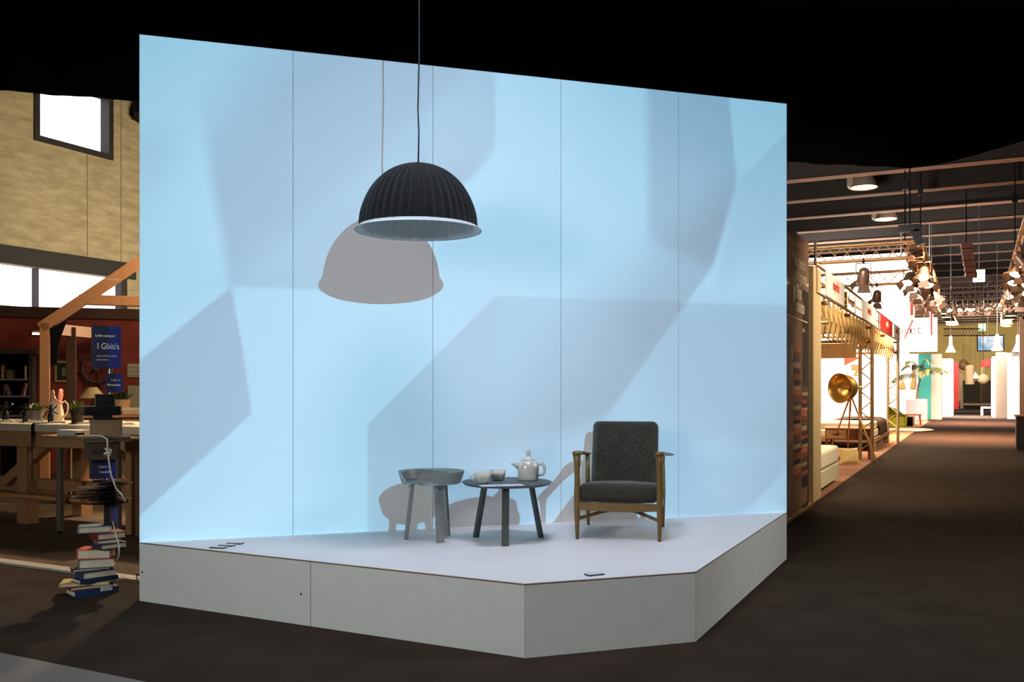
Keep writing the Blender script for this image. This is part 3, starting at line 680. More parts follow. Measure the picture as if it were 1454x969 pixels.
MB().tube([(rr * math.cos(k * math.pi / 12), 0, rr * math.sin(k * math.pi / 12)) for k in range(25)], .024, 8, caps=False).build('rim', timber_d, wh, smooth='all')
for k in range(8):
    a = k * math.pi / 4 + .2; MB().tube([(0, 0, 0), (rr * math.cos(a), 0, rr * math.sin(a)), (.31 * math.cos(a), 0, .31 * math.sin(a)), (.33 * math.cos(a), 0, .33 * math.sin(a))], [.012, .012, .016, .008], 8).build('spoke', timber_d, wh, smooth='all')
MB().cyl((0, -.03, 0), (0, .05, 0), .05, n=16).build('hub', timber_d, wh, smooth=True)
a, b2, z0, z1 = RWF.rect(181, 517, 215, 536); nb = thing('notice_board', 'small pale notice board with rows of lettering on the red wall', 'board', RWF.w(a, z0, .002), RWF.phi)
MB().box(0, b2 - a, -.02, 0, 0, z1 - z0).build('panel', M('notice_panel', (170, 160, 144), .7), nb)
for k in range(3): text('■ ■ ■■ ■ ■'.replace('■', 'o'), .05, M('notice_ink', (70, 60, 54), .8), nb, (.02, -.021, (z1 - z0) - .07 - k * .065), name='lettering')
# back sideboard with a lamp, plant pot, easel
SBF = Frame(gd(140, 551, 11.3), WPHI); sz = SBF.at(140, 588)[1]; a = SBF.at(92, 590)[0]; b2 = SBF.at(300, 590)[0]
sb = thing('sideboard', 'brown wooden sideboard behind the long table carrying the table lamp', 'sideboard', SBF.w(a), SBF.phi)
SW = b2 - a
MB().box(0, SW, 0, .5, sz - .05, sz).build('top', timber, sb, bevel=.004)
MB().box(.03, SW - .03, .03, .48, .08, sz - .05).build('body', timber_d, sb)
nd = 4
for k in range(nd):
    x0 = .05 + k * (SW - .1) / nd; d_ = MB().box(x0 + .01, x0 + (SW - .1) / nd - .01, .01, .03, .1, sz - .07).build('door', M('beige_door', (188, 150, 100), .6), sb)
    MB().ball((x0 + .06, 0, sz - .3), .014).build('knob', chrome, d_, smooth='all')
def onsb(px, dep=.25): s = SBF.at(px, 588)[0]; return SBF.w(s, sz + .001, -dep)
lmp = thing('table_lamp', 'small table lamp with a conical pleated shade on the sideboard', 'lamp', onsb(127, .3), SBF.phi)
MB().lathe([(.07, 0), (.07, .015), (.02, .03), (.03, .08), (.035, .11), (.015, .15), (.01, .2)], 20).build('base', timber_d, lmp, smooth=True)
MB().lathe([(.155, .19), (.05, .325), (.046, .325), (.15, .19)], 36, caps=False, rfun=lambda a, i: 1 + .03 * math.cos(a * 18)).build('shade', M('pleated_shade', (170, 150, 104), .8), lmp, smooth=True)
MB().ball((0, 0, .23), .03).build('bulb', M('bulb_glass', (205, 205, 200), .2), lmp, smooth='all')
def leaf(m, p, d, l, w, droop=.3, n=5, mi=0):
    d = Vector(d).normalized(); sd = d.cross(Vector((0, 0, 1))); sd = sd.normalized() if sd.length > 1e-3 else Vector((1, 0, 0)); p = Vector(p); vs = []; fs = []
    for i in range(n):
        t_ = i / (n - 1); q = p + d * (l * t_) - Vector((0, 0, 1)) * (droop * l * t_ * t_); ww = w * math.sin(math.pi * (.12 + .86 * t_)) / 2
        vs += [q - sd * ww, q + sd * ww]
    for i in range(n - 1): fs.append((2 * i, 2 * i + 1, 2 * i + 3, 2 * i + 2))
    m.add(vs, fs, mi)
green = M('herb_green', (96, 112, 48), .6, var=.35, scale=20); dgreen = M('dark_leaf', (40, 56, 30), .6, var=.3, scale=20)
def herb(loc, lb, r, h, hp_, gm, potm, n=70, rz=0, cat='plant', potname='bucket'):
    o = thing('potted_plant', lb, cat, loc, rz)
    MB().lathe([(r * .8, 0), (r, hp_), (r * 1.04, hp_), (r * 1.04, hp_ - .008), (r * .92, hp_ - .012), (.002, hp_ - .02)], 24).build(potname, potm, o, smooth=True)
    m = MB()
    for k in range(n):
        a = R.uniform(0, 6.283); e = R.uniform(.15, 1.0); leaf(m, (R.uniform(-.5, .5) * r, R.uniform(-.5, .5) * r, hp_ - .02), (math.cos(a) * e, math.sin(a) * e, 1), h * R.uniform(.6, 1.1), .016, .25)
    m.build('foliage', gm, o)
    MB().lathe([(.01, hp_ - .03), (r * .9, hp_ - .022)], 16).build('soil', M('soil', (40, 30, 22), 1), o)
    return o
galv = M('galvanised', (120, 118, 112), .4, .7, var=.2, scale=10)
herb(onsb(168, .3), 'dark leafy plant in a beige pot on the sideboard', .12, .22, .17, dgreen, M('beige_pot', (190, 150, 116), .6), 60)
es = thing('display_easel', 'small easel holding a grey panel on the sideboard', 'easel', onsb(192, .38), SBF.phi)
MB().obox((0, 0, .2), (.24, .012, .3), (-.2, 0, 0)).build('panel', M('easel_panel', (120, 112, 92), .7), es)
for k in (-1, 1): MB().bar((k * .1, -.03, 0), (k * .02, .05, .4), .014, .014).build('leg', timber_d, es)
MB().bar((0, .17, 0), (0, .05, .38), .014, .014).build('leg', timber_d, es)
bx = thing('cream_box', 'flat cream box on the sideboard beside the easel', 'box', onsb(194, .1), SBF.phi)
MB().box(-.16, .16, -.08, .08, 0, .05).build('body', M('cream_card', (214, 196, 150), .7), bx); MB().box(-.163, .163, -.083, .083, .03, .068).build('lid', M('cream_lid', (224, 208, 166), .7), bx)

# long table (aligned with the hall)
TFY = 6.2; TF = Frame((0, TFY), 0)
tz1 = TF.at(100, 604)[1]; tz0 = tz1 - .075; X0 = -11.2; X1 = -6.15
lt_ = thing('long_table', 'long wooden workshop table with pale top, trestle legs and foot plank', 'table', ((X0 + X1) / 2, TFY + .45, 0))
bx0 = X0 - (X0 + X1) / 2; bx1 = -bx0
tw = wood('bench_wood', (164, 120, 80), .55, .2); ttop = M('pale_table_top', (200, 188, 164), .5, var=.06, scale=4)
MB().box(bx0, bx1, -.45, .55, tz0, tz1).build('table_top', ttop, lt_, bevel=.004)
MB().box(bx0 + .02, bx1 - .02, -.43, -.38, tz0 - .16, tz0).build('apron', tw, lt_, bevel=.003)
MB().box(bx0 + .02, bx1 - .02, .48, .53, tz0 - .16, tz0).build('apron', tw, lt_, bevel=.003)
def lx(px, py=700): return TF.at(px, py)[0] - (X0 + X1) / 2
for xl in (gz(32, 745).x - (X0 + X1) / 2, gz(146, 768).x - (X0 + X1) / 2, bx0 + .3):
    for yy in (-.30, .36):
        MB().box(xl - .075, xl + .075, yy - .075, yy + .075, 0, tz0 - .002).build('leg', tw, lt_, bevel=.008)
    MB().box(xl - .05, xl + .05, -.22, .30, .3, .42).build('cross_beam', tw, lt_, bevel=.006)
xl = gz(32, 745).x - (X0 + X1) / 2
MB().bar((xl - .35, -.3, .42), (xl + .32, -.3, tz0 - .14), .09, .1).build('brace', tw, lt_, bevel=.005)
MB().bar((gz(146, 768).x - (X0 + X1) / 2 - .35, -.3, tz0 - .14), (gz(146, 768).x - (X0 + X1) / 2 - .02, -.3, .55), .09, .1).build('brace', tw, lt_, bevel=.005)
MB().box(bx0 + .1, bx1 - .1, -.25, -.18, .36, .47).build('stretcher', tw, lt_, bevel=.005)
MB().box(bx0, lx(120), -.5, -.28, .30, .335).build('foot_plank', timber, lt_, bevel=.004)
# small plank table in front of it, on a metal leg
pz1 = Frame((0, 6.0), 0).at(120, 620)[1]; q0 = Frame((0, 6.0), 0).at(63, 625)[0]; q1 = Frame((0, 6.0), 0).at(184, 625)[0]
st2 = thing('plank_stand', 'narrow wooden plank table on slim metal legs before the long table', 'table', ((q0 + q1) / 2, 6.0, 0))
hw2 = (q1 - q0) / 2
MB().box(-hw2, hw2, -.04, .18, pz1 - .025, pz1).build('plank', wood('raw_plank', (150, 112, 72), .6, .2), st2, bevel=.003)
MB().box(-hw2 + .02, hw2 - .05, -.02, .0, pz1 - .115, pz1 - .025).build('apron', tw, st2, bevel=.003)
for px in (86, 168):
    x = gz(px, 757).x - (q0 + q1) / 2
    x = Frame((0, 6.05), 0).at(px, 700)[0] - (q0 + q1) / 2
    lg = MB().box(x - .028, x + .028, .02, .07, .03, pz1 - .026).build('leg', M('grey_metal', (128, 122, 112), .4, .6), st2, bevel=.006)
    MB().cyl((x, .045, 0), (x, .045, .035), .018, n=10).build('foot', blk, lg)
fb = thing('flat_white_box', 'flat pale box lying on the narrow plank table', 'box', (Frame((0, 6.0), 0).at(98, 615)[0], 6.06, pz1 + .0005))
MB().box(-.14, .14, -.08, .08, 0, .055).build('body', M('pale_box', (196, 192, 182), .6), fb, bevel=.003); MB().box(.11, .141, -.081, .0, .012, .03).build('label_tab', blk, fb)
# things on the long table
def ont(px, y): return (Frame((0, y), 0).at(px, 600)[0], y, tz1 + .001)
herb(ont(52, 6.55), 'bushy green herb in a zinc bucket left of the white jug', .075, .13, .13, green, galv, 90)
herb(ont(110, 6.42), 'green herb in a dark tin beside the white jug handle', .07, .16, .14, green, M('dark_tin', (60, 54, 48), .35, .6), 60)
jg = thing('enamel_jug', 'tall white enamel jug holding kitchen utensils on the long table', 'jug', ont(80, 6.6), .3)
enam = M('cream_enamel', (214, 194, 164), .35, coat=.4)
MB().lathe([(.06, 0), (.075, .005), (.077, .03), (.07, .12), (.055, .19), (.06, .215), (.068, .225), (.06, .222), (.05, .19), (.065, .1), (.07, .03), (.002, .01)], 28).build('body', enam, jg, smooth='all')
MB().tube([(-.05, 0, .195), (-.085, 0, .215), (-.1, 0, .225)], [.022, .014, .008], 10).build('spout', enam, jg, smooth='all')
MB().tube([(.06, 0, .2), (.1, 0, .23), (.135, 0, .19), (.13, 0, .11), (.073, 0, .05)], .009, 10).build('handle', enam, jg, smooth='all')
sp = thing('wooden_spatula', 'pale wooden spatula standing in the white jug', 'spatula', (ont(77, 6.6)[0], 6.61, tz1 + .012), .3)
MB().bar((0, .0, 0), (-.025, 0, .2), .016, .008, up=(0, 1, 0)).build('handle', wood('pale_wood', (214, 170, 120), .5), sp); MB().vprism([(-.035, .19), (-.012, .19), (-.005, .3), (-.02, .335), (-.045, .33), (-.05, .28)], -.005, .005).build('blade', MATS['pale_wood'], sp)
mt = thing('oven_mitt', 'red checked oven mitt sticking out of the white jug', 'mitt', (ont(84, 6.6)[0], 6.6, tz1 + .16), .3)
gm = bpy.data.materials.new('red_gingham'); gm.use_nodes = True; ck = gm.node_tree.nodes.new('ShaderNodeTexChecker'); ck.inputs['Scale'].default_value = 60; ck.inputs[1].default_value = L3((176, 60, 56)) + (1,); ck.inputs[2].default_value = L3((226, 170, 150)) + (1,)
tcn = gm.node_tree.nodes.new('ShaderNodeTexCoord'); gm.node_tree.links.new(tcn.outputs['Object'], ck.inputs[0]); gm.node_tree.links.new(ck.outputs[0], gm.node_tree.nodes['Principled BSDF'].inputs[0])
MB().tube([(0, 0, 0), (.005, 0, .06), (.012, 0, .13), (.018, 0, .18), (.02, 0, .2)], [.028, .03, .045, .036, .012], 14, flat=.35).build('hand', gm, mt, smooth='all')
MB().tube([(-.02, 0, .05), (-.045, 0, .09), (-.05, 0, .12)], [.02, .018, .008], 10, flat=.5).build('thumb', gm, mt, smooth='all')
wh2 = M('white_handle', (222, 214, 196), .4); bsteel = M('dark_tool', (22, 20, 20), .35, .3)
for (px, y, rz, lb) in ((10, 6.3, .25, 'white handled tool with a black loop at the bookcase end of the table'), (47, 6.28, .2, 'white handled tool with a black loop in front of the zinc bucket'), (80, 6.28, .3, 'white handled tool with a black loop in front of the white jug'), (122, 6.3, .35, 'white handled tool with a black loop before the dark tin'), (183, 6.35, -.15, 'white handled tool with a black loop behind the wooden box')):
    o = thing('kitchen_tool', lb, 'tool', ont(px, y), rz)
    MB().tube([(-.1, 0, .012), (-.03, 0, .02), (.06, 0, .022), (.1, 0, .014)], [.008, .016, .017, .008], 10, flat=.7).build('handle', wh2, o, smooth='all')
    MB().tube([(-.1, 0, .012), (-.16, .01, .01), (-.2, .03, .01), (-.19, .06, .012), (-.15, .07, .012), (-.13, .04, .012)], .005, 8).build('loop', bsteel, o, smooth='all')
for (px, y, s_, lb) in ((36, 6.6, 1.0, 'black corkscrew stand between the bookcase and the zinc bucket'), (72, 6.42, .95, 'black corkscrew stand beside the white jug'), (8, 6.62, 1.1, 'black corkscrew stand in front of the bookcase')):
    o = thing('corkscrew_stand', lb, 'stand', ont(px, y), 0)
    MB().lathe([(.03 * s_, 0), (.032 * s_, .09), (.018 * s_, .11), (.014 * s_, .17 * s_), (.018 * s_, .2 * s_)], 14).build('body', bsteel, o, smooth=True)
    MB().tube([(-.12, 0, .06), (-.05, 0, .12), (.05, 0, .15), (.11, 0, .19)], .007, 8).build('lever', bsteel, o, smooth='all')
    MB().tube([(.1, 0, .1), (.02, 0, .13), (-.06, 0, .17), (-.1, 0, .16)], .007, 8).build('lever', bsteel, o, smooth='all')
    MB().ball((.115, 0, .192), .013).build('knob', chrome, o, smooth='all')
sr = thing('hanging_strap', 'black strap with a metal clip hanging over the long table edge', 'strap', ont(48, 6.2))
MB().tube([(0, .06, .004), (0, .0, .006), (0, -.016, -.02), (.003, -.02, -.14)], [.022, .022, .022, .02], 8, flat=.25).build('band', blk, sr)
MB().tube([(.003, -.02, -.13), (-.015, -.02, -.19), (.0, -.02, -.25), (.018, -.02, -.19), (.003, -.02, -.13)], .006, 8).build('clip', bsteel, sr, smooth='all')
MB().tube([(0, -.02, -.24), (.005, -.02, -.4), (.0, -.02, -.58)], .004, 6).build('cord', blk, sr)

# ------------------------------------------------------------------ the book totem
TP = gz(140, 842); TPH = math.radians(WPHI) + .15; TD = (TP - CV).dot(FV)
tR = Vector((math.cos(TPH), math.sin(TPH), 0))
def tzz(py): return H + (HY - py) / F * TD
def tx_(px): return (gd(px, 551, TD) - Vector((TP.x, TP.y, H))).dot(RV) 
tmx = Matrix.Rotation(TPH, 4, 'Z')
pages = M('book_pages', (206, 196, 170), .8)
BK = [  # px left, px right, y top, y bottom, turn, colour, label
 (97, 166, 833.5, 847, .30, (28, 54, 92), 'thick navy blue book with white spine label at the bottom of the floor stack'),
 (95, 162, 828.5, 833.5, .12, (120, 32, 28), 'thin dark red book second from the bottom of the floor stack'),
 (86, 160, 824.5, 828.5, -.15, (190, 168, 112), 'large thin yellow book jutting out low in the floor stack'),
 (104, 165, 818.5, 824.5, .35, (26, 40, 72), 'dark blue book resting on the yellow one in the floor stack'),
 (110, 164, 808.5, 818.5, .28, (40, 62, 100), 'mid blue book lying just above the dark blue one in the stack'),
 (100, 158, 804.5, 808.5, .05, (20, 20, 22), 'thin black book jutting out at mid height of the stack'),
 (112, 164, 791.5, 804.5, -.12, (88, 96, 90), 'thick grey green book at mid height of the stack'),
 (112, 163, 778, 791.5, -.3, (186, 56, 44), 'bright red thick book in the floor stack'),
 (134, 177, 770, 778, .35, (36, 46, 70), 'slate blue book pushed to the right above the bright red one'),
 (134, 170, 764.5, 770, .1, (112, 110, 110), 'thin grey book below the dark red one near the top of the stack'),
 (130, 176, 755, 764.5, .3, (120, 26, 28), 'dark red book just below the topmost one of the stack'),
 (111, 160, 746, 755, -.1, (92, 116, 136), 'pale blue book topmost of the floor stack'),
]
for i, (x0, x1, y0, y1, tn, colr, lb) in enumerate(BK):
    w = (x1 - x0) / F * TD * .86; z0 = tzz(y1) if i else 0.0; z1 = tzz(y0); h = z1 - z0; cx_ = (tx_(x0) + tx_(x1)) / 2
    p = Vector((TP.x, TP.y, 0)) + RV * cx_; dpt = max(.15, w * .62)
    o = thing('book', lb, 'book', (p.x, p.y, z0), TPH + tn)
    cv = M('cover_%s' % '_'.join(map(str, colr)), colr, .5, var=.1, scale=20)
    MB().box(-w / 2, w / 2, -dpt / 2, dpt / 2, 0, min(.006, h * .2)).box(-w / 2, w / 2, -dpt / 2, dpt / 2, h - min(.006, h * .2), h).box(-w / 2 - .004, -w / 2 + .003, -dpt / 2, dpt / 2, 0, h).build('cover', cv, o) if i not in (0, 3) else MB().box(-w / 2, w / 2, -dpt / 2, dpt / 2, 0, min(.006, h * .2)).box(-w / 2, w / 2, -dpt / 2, dpt / 2, h - min(.006, h * .2), h).box(-w / 2, w / 2, -dpt / 2 - .004, -dpt / 2 + .003, 0, h).build('cover', cv, o)
    MB().box(-w / 2 + .003, w / 2 - .006, -dpt / 2 + .005, dpt / 2 - .005, min(.006, h * .2), h - min(.006, h * .2)).build('pages', pages, o)
    if i == 0: MB().box(.02, .1, -dpt / 2 - .006, -dpt / 2 - .004, .02, .05).build('label', M('label_white', (196, 196, 200), .7), o)
# column above the books: stand with discs, boxes and signs
tt = thing('totem_stand', 'slim dark display column rising out of the book stack', 'stand', (TP.x, TP.y, tzz(746)), TPH)
zb = tzz(746); zrel = lambda py: tzz(py) - zb
def tl(px): return tx_(px) * 1.0
stub = MB().box(tl(147), tl(160), -.04, .04, 0, zrel(716)).build('lower_box', M('dark_box', (24, 20, 20), .6), tt)
MB().cyl((tl(152), 0, zrel(718)), (tl(152), 0, zrel(651)), .015, n=12).build('spindle', alu, tt, smooth=True)
MB().cyl((tl(155), 0, zrel(562)), (tl(155), 0, zrel(470)), .013, n=12).build('sign_pole', alu, tt, smooth=True)
navy = M('navy_sign', (38, 38, 68), .5, var=.04); navy2 = M('blue_sign', (44, 50, 138), .5, var=.03); sgt = M('sign_lettering', (232, 232, 240), .6)
def sign(x0, x1, y0, y1, nm, lines, th=.06, rz=0.0):
    s = MB().box(tl(x0), tl(x1), -.03 - .0, th - .03, zrel(y1), zrel(y0)).build(nm, navy, tt); s.rotation_euler = (0, 0, rz)
    xm = tl(x0) + (tl(x1) - tl(x0)) * .58
    MB().box(xm, tl(x1), -.0315, -.03, zrel(y1), zrel(y0)).build('bright_half', navy2, s)
    for (tx, sz_, fx, fy, bd) in lines:
        text(tx, sz_, sgt, s, (tl(x0) + (tl(x1) - tl(x0)) * fx, -.0325, zrel(y1) + (zrel(y0) - zrel(y1)) * fy), 'LEFT', 'lettering', bold=bd, width=.8, ext=.0006)
    return s
sign(131, 169, 463, 523, 'sign_panel', [('la fibre optique à', .023, .12, .74, .0004), ('1', .060, .14, .45, .0), ('Gbit/s', .060, .31, .45, .0), ('pour surfer à la vitesse', .017, .18, .27, 0), ('de la lumière', .017, .18, .18, 0)], .11)
sign(149, 171, 531, 557, 'small_sign', [('1 film en', .023, .28, .60, 0), ('40 secondes', .021, .1, .34, .0005)], .05)
sign(130, 161, 654, 680, 'small_sign', [('1 album en', .023, .25, .60, 0), ('1 seconde', .023, .3, .32, .0004)], .12, .1)
sign(156, 166, 718, 742, 'small_sign', [], .03, -.2)
DISC = M('vinyl_black', (14, 14, 15), .25)
dl = ['lowest', 'second lowest', 'third', 'fourth', 'fifth', 'sixth', 'seventh', 'topmost']
for k in range(8):
    z = tzz(714 - 4.4 * k); r = (.155, .14, .16, .15, .13, .15, .12, .12)[k]; off = (-.01, .03, -.07, -.05, -.06, -.04, .06, .03)[k]
    p = Vector((TP.x, TP.y, 0)) + RV * (tx_(151) + off)
    o = thing('record', 'black vinyl record on the totem spindle, %s of eight' % dl[k], 'record', (p.x, p.y, z))
    MB().lathe([(.01, 0), (r, .001), (r, .004), (.045, .0045), (.01, .0045)], 40).build('disc', DISC, o, smooth=True)
    MB().lathe([(.004, .0046), (.044, .0052), (.004, .0056)], 24).build('label', M('record_label_%d' % (k % 3), [(120, 116, 108), (150, 70, 50), (90, 100, 120)][k % 3], .6), o)
    q = Vector((TP.x, TP.y, 0)) + RV * tx_(152)
    if k < 7: 
        MB().lathe([(.04, 0), (.058, .002), (.06, .010), (.045, .0155), (.02, .0155)], 24).build('spacer', M('spacer_grey', (120, 118, 112), .5), tt, smooth=True, loc=(tl(152), 0, z + .0057 - zb))
def tbox(nm, lb, cat, x0, x1, y0, y1, dep, mat, rz=0.0, extra=None):
    cx_ = (tx_(x0) + tx_(x1)) / 2; w = (x1 - x0) / F * TD; p = Vector((TP.x, TP.y, 0)) + RV * cx_
    o = thing(nm, lb, cat, (p.x, p.y, tzz(y1)), TPH + rz); h = tzz(y0) - tzz(y1)
    MB().box(-w / 2, w / 2, -dep / 2, dep / 2, 0, h).build('body', mat, o, bevel=.002)
    if extra: extra(o, w, h, dep)
    return o
brn = wood('box_wood', (122, 94, 62), .6, .15); brd = wood('box_wood_dark', (64, 44, 26), .6, .15)
def rim_(o, w, h, d): MB().box(-w / 2 - .004, w / 2 + .004, -d / 2 - .004, d / 2 + .004, h - .012, h + .0).build('lid', brn, o)
def slot(o, w, h, d): MB().box(-w * .3, w * .3, -d / 2 - .002, -d / 2, h * .3, h * .6).build('panel', M('slot_dark', (30, 22, 14), .7), o)
tbox('drawer_box', 'dark brown wooden drawer box above the blue seconds sign', 'box', 122, 168, 627, 652, .2, brd, 0, slot)
tbox('shelf_board', 'thin brown board under the wooden crate of the totem', 'board', 120, 183, 619.5, 626.8, .24, brn, -.05, lambda o, w, h, d: MB().box(-w / 2 + .005, w / 2 - .005, -d / 2 - .003, -d / 2, .006, h - .006).build('edge_band', brd, o))
tbox('wooden_crate', 'brown wooden crate carrying the black video recorders', 'box', 131, 171, 596, 619.3, .2, brn, -.1, rim_)
def vcr(o, w, h, d):
    MB().box(-w * .35, w * .1, -d / 2 - .002, -d / 2, h * .45, h * .8).build('tape_slot', M('slot_black', (6, 6, 6), .5), o)
    MB().cyl((w * .3, -d / 2 - .006, h * .5), (w * .3, -d / 2, h * .5), min(.012, h * .3), n=12).build('knob', chrome, o)
plas = M('black_casing', (18, 18, 19), .35)
tbox('video_recorder', 'small black video recorder directly on the wooden crate', 'recorder', 133, 158, 590, 595.8, .18, plas, 0, vcr)
tbox('video_recorder', 'wide black video recorder with silver knob on the totem', 'recorder', 118, 166, 577, 589.8, .22, plas, .12, vcr)
tbox('video_recorder', 'black cube shaped player topmost below the small blue sign', 'recorder', 136, 161, 560, 576.8, .16, plas, 0, vcr)
def T3(px, py, off=.16): p = gd(px, 551, TD - off); return (p.x, p.y, tzz(py))
cord = thing('looped_cord', 'white cord looping down the totem from the crate to the books', 'cord', T3(152, 619))
cl_ = Vector(T3(152, 619)); rel = lambda px, py, off=.16: Vector(T3(px, py, off)) - cl_
MB().tube([rel(124, 618), rel(134, 617), rel(145, 618), rel(152, 622), rel(153, 632), rel(153, 640)], .006, 8).build('upper_run', M('cord_white', (188, 180, 166), .8), cord, smooth='all')
for k in range(4):
    a = k * math.pi / 2 + .5; c_ = rel(153, 640); MB().tube([c_, c_ + RV * (.02 * math.cos(a) - .01 * math.sin(a)) + Vector((0, 0, .022 * math.sin(a) + .008)), c_ + RV * (.03 * math.cos(a)) + Vector((0, 0, .03 * math.sin(a))), c_ + RV * (.02 * math.cos(a) + .012 * math.sin(a)) + Vector((0, 0, .02 * math.sin(a) - .008)), c_], .005, 6).build('knot_loop', MATS['cord_white'], cord, smooth='all')
MB().tube([rel(153, 641), rel(155, 655), rel(158, 672, .2), rel(165, 690, .2), rel(173, 698, .2), rel(178, 708, .2)], .005, 8).build('middle_run', MATS['cord_white'], cord, smooth='all')
MB().tube([rel(160, 738, .1), rel(164, 752, .17), rel(169, 768, .2), rel(169, 782, .2), rel(165, 792, .15)], .005, 8).build('lower_run', MATS['cord_white'], cord, smooth='all')
sc = thing('cable_scraps', 'tangle of black cable lying on a white sheet beside the platform', 'cable', gz(184, 824))
MB().box(-.1, .16, -.05, .06, .001, .004).build('white_sheet', M('sheet_white', (214, 210, 204), .6), sc)
MB().tube([(-.12, .02, .012), (-.03, -.02, .014), (.05, .02, .012), (.02, .05, .03), (.1, .0, .05), (.15, .02, .02)], .006, 8).build('cable', blk, sc, smooth='all')
# ================================================================== right: poster wall, bedding stand
PX = -1.78; AF = Frame((PX, 0), 90)          # plane of the aisle edge: s = Y
yn, yf = 8.6, AF.at(1148, 600)[0]; ptop = AF.at(1148, 345)[1]
po = thing('poster_wall', 'tall dark printed poster wall beside the aisle with white text', 'poster', (PX, yn, 0), math.pi / 2)
PLn = yf - yn
MB().box(0, PLn, .004, .1, 0, ptop).build('panel', M('poster_carcass', (90, 84, 80), .6), po)
prn = M('poster_print', (138, 112, 98), .4, var=.1, scale=2, coat=.3)
MB().box(0, PLn, 0, .004, .02, ptop).build('printed_sheet', prn, po)
def pl(px, py): s, z = AF.at(px, py); return (s - yn, z)
wt = M('poster_white', (248, 240, 222), .5)
for (tx, px, py, sz, bd) in (('se préparer à', 1144, 387, .2, 0), ('vous gourmet', 1146, 407, .2, 0), ('ger 7films', 1139, 427, .22, .008), ('onlinesize', 1143, 447, .21, .005), ('onlinesize', 1144, 473, .08, 0), ('fo', 1127, 508, .2, .004), ('s', 1126, 530, .2, .004)):
    x, z = pl(px, py); text(tx, sz, wt, po, (x - .06, -.002, z), 'RIGHT', 'lettering', ext=.0005, bold=bd, width=.62)
x1, _ = pl(1147, 450)
MB().box(pl(1139.5, 560)[0], PLn, -.0006, 0, .03, pl(1143, 413)[1]).build('printed_dark_band', M('print_dark', (58, 52, 46), .5), po)
MB().box(.3, x1 - .03, -.001, 0, pl(1130, 452)[1] - .006, pl(1130, 452)[1] + .006).build('printed_rule', wt, po)
# printed picture of stacked cases on the poster
ccol = [(196, 120, 90), (150, 84, 64), (110, 90, 84), (190, 160, 130), (90, 70, 66), (170, 96, 70), (60, 60, 70), (206, 150, 116)]
m = MB(); k = 0
for col_x0, col_x1, ya, yb, hh in ((1127, 1137, 490, 676, 8), (1138.5, 1146.5, 548, 680, 7)):
    y = ya
    while y < yb:
        h = hh * R.uniform(.7, 1.2); jx = R.uniform(-1, .6)
        a = pl(col_x0 + jx, 600)[0]; b2 = pl(col_x1 + jx, 600)[0]; xm = (col_x0 + col_x1) / 2
        m.box(a, b2, -.0012, 0, pl(xm, y + h)[1], pl(xm, y + .8)[1], k % 8); k += 1; y += h
m.build('printed_cases', [M('print_%d' % i, c, .5) for i, c in enumerate(ccol)], po)
a, za = pl(1123, 708); b2, zb_ = pl(1146, 690)
MB().box(a, b2, -.0011, 0, zb_ - .19, zb_).build('printed_floor', M('print_floor', (150, 118, 92), .5), po)
MB().box(0, PLn, -.02, .0, 0, .03).build('floor_strip', M('strip_gold', (206, 160, 100), .3, .6), po)
pz = AF.at(1160, 381)[1]
ps_ = thing('partition_end', 'cream partition end post beside the dark poster wall', 'post', (PX, AF.at(1155, 700)[0], 0), math.pi / 2)
pw_ = AF.at(1166, 700)[0] - AF.at(1155, 700)[0]
MB().box(0, pw_, 0, .09, 0, pz).build('post', M('cream_post', (196, 178, 140), .6), ps_, bevel=.004)
MB().cyl((.02, -.02, pz + .0), (.02, -.02, pz + .32), .016, n=8).build('cap_rod', alu, ps_); MB().cyl((pw_ - .02, .05, pz), (pw_ - .02, .05, pz + .02), .05, n=12).build('cap_plate', alu, ps_)
# stand frame: ladder columns, header rail, signs, slanted slats
gold = M('warm_alu', (186, 160, 120), .35, .7)
fr_ = thing('truss_stand', 'metal truss frame of the bedding stand with header rails', 'frame', (PX, 0, 0), math.pi / 2)
Y0, Y1 = 12.0, 25.5; hz1 = AF.at(1170, 384)[1]; hz0 = AF.at(1170, 421)[1]
for z in (hz0, hz1):
    MB().tube([(Y0, 0, z), (Y1, 0, z)], .02, 8).build('header_rail', gold, fr_, smooth='all'); MB().tube([(Y0, .26, z), (Y1, .26, z)], .02, 8).build('header_rail', gold, fr_, smooth='all')
for yc, x_in in ((18.9, .22), (25.45, .24)):
    MB().cyl((yc, 0, .012), (yc, 0, hz0), .035, n=10).build('upright', gold, fr_, smooth=True)
    MB().cyl((yc + .25, x_in + .02, .012), (yc + .25, x_in + .02, hz0), .035, n=10).build('upright', gold, fr_, smooth=True)
    nst = 12
    for k in range(nst):
        z0 = .2 + k * (hz0 - .3) / nst; z1 = z0 + (hz0 - .3) / nst
        p, q = ((yc, 0, z0), (yc + .25, x_in + .02, z1)) if k % 2 else ((yc + .25, x_in + .02, z0), (yc, 0, z1))
        MB().tube([p, q], .011, 6).build('lacing', gold, fr_)
for k in range(14):
    y = Y0 + (Y1 - Y0) * k / 13.0; MB().cyl((y, 0, hz0), (y, 0, hz1), .014, n=8).build('header_post', gold, fr_)
for yc in (13.2, 15.6, 18.9, 22.0, 25.4):
    for z in (hz0 - .04, hz0 - .3):
        MB().tube([(yc, .02, z), (yc, 5.5, z)], .03, 8).build('cross_rail', gold, fr_, smooth='all')
    for k in range(16):
        x = .05 + k * .34; MB().tube([(yc, x, hz0 - .04 if k % 2 else hz0 - .3), (yc, x + .34, hz0 - .3 if k % 2 else hz0 - .04)], .011, 6).build('lacing', gold, fr_)
MB().box(18.95, 19.05, .3, 5.5, hz0 - .62, hz0 - .34).build('fascia_board', wood('fascia', (190, 146, 84), .5), fr_)
slm = M('slat_fabric', (206, 176, 118), .7)
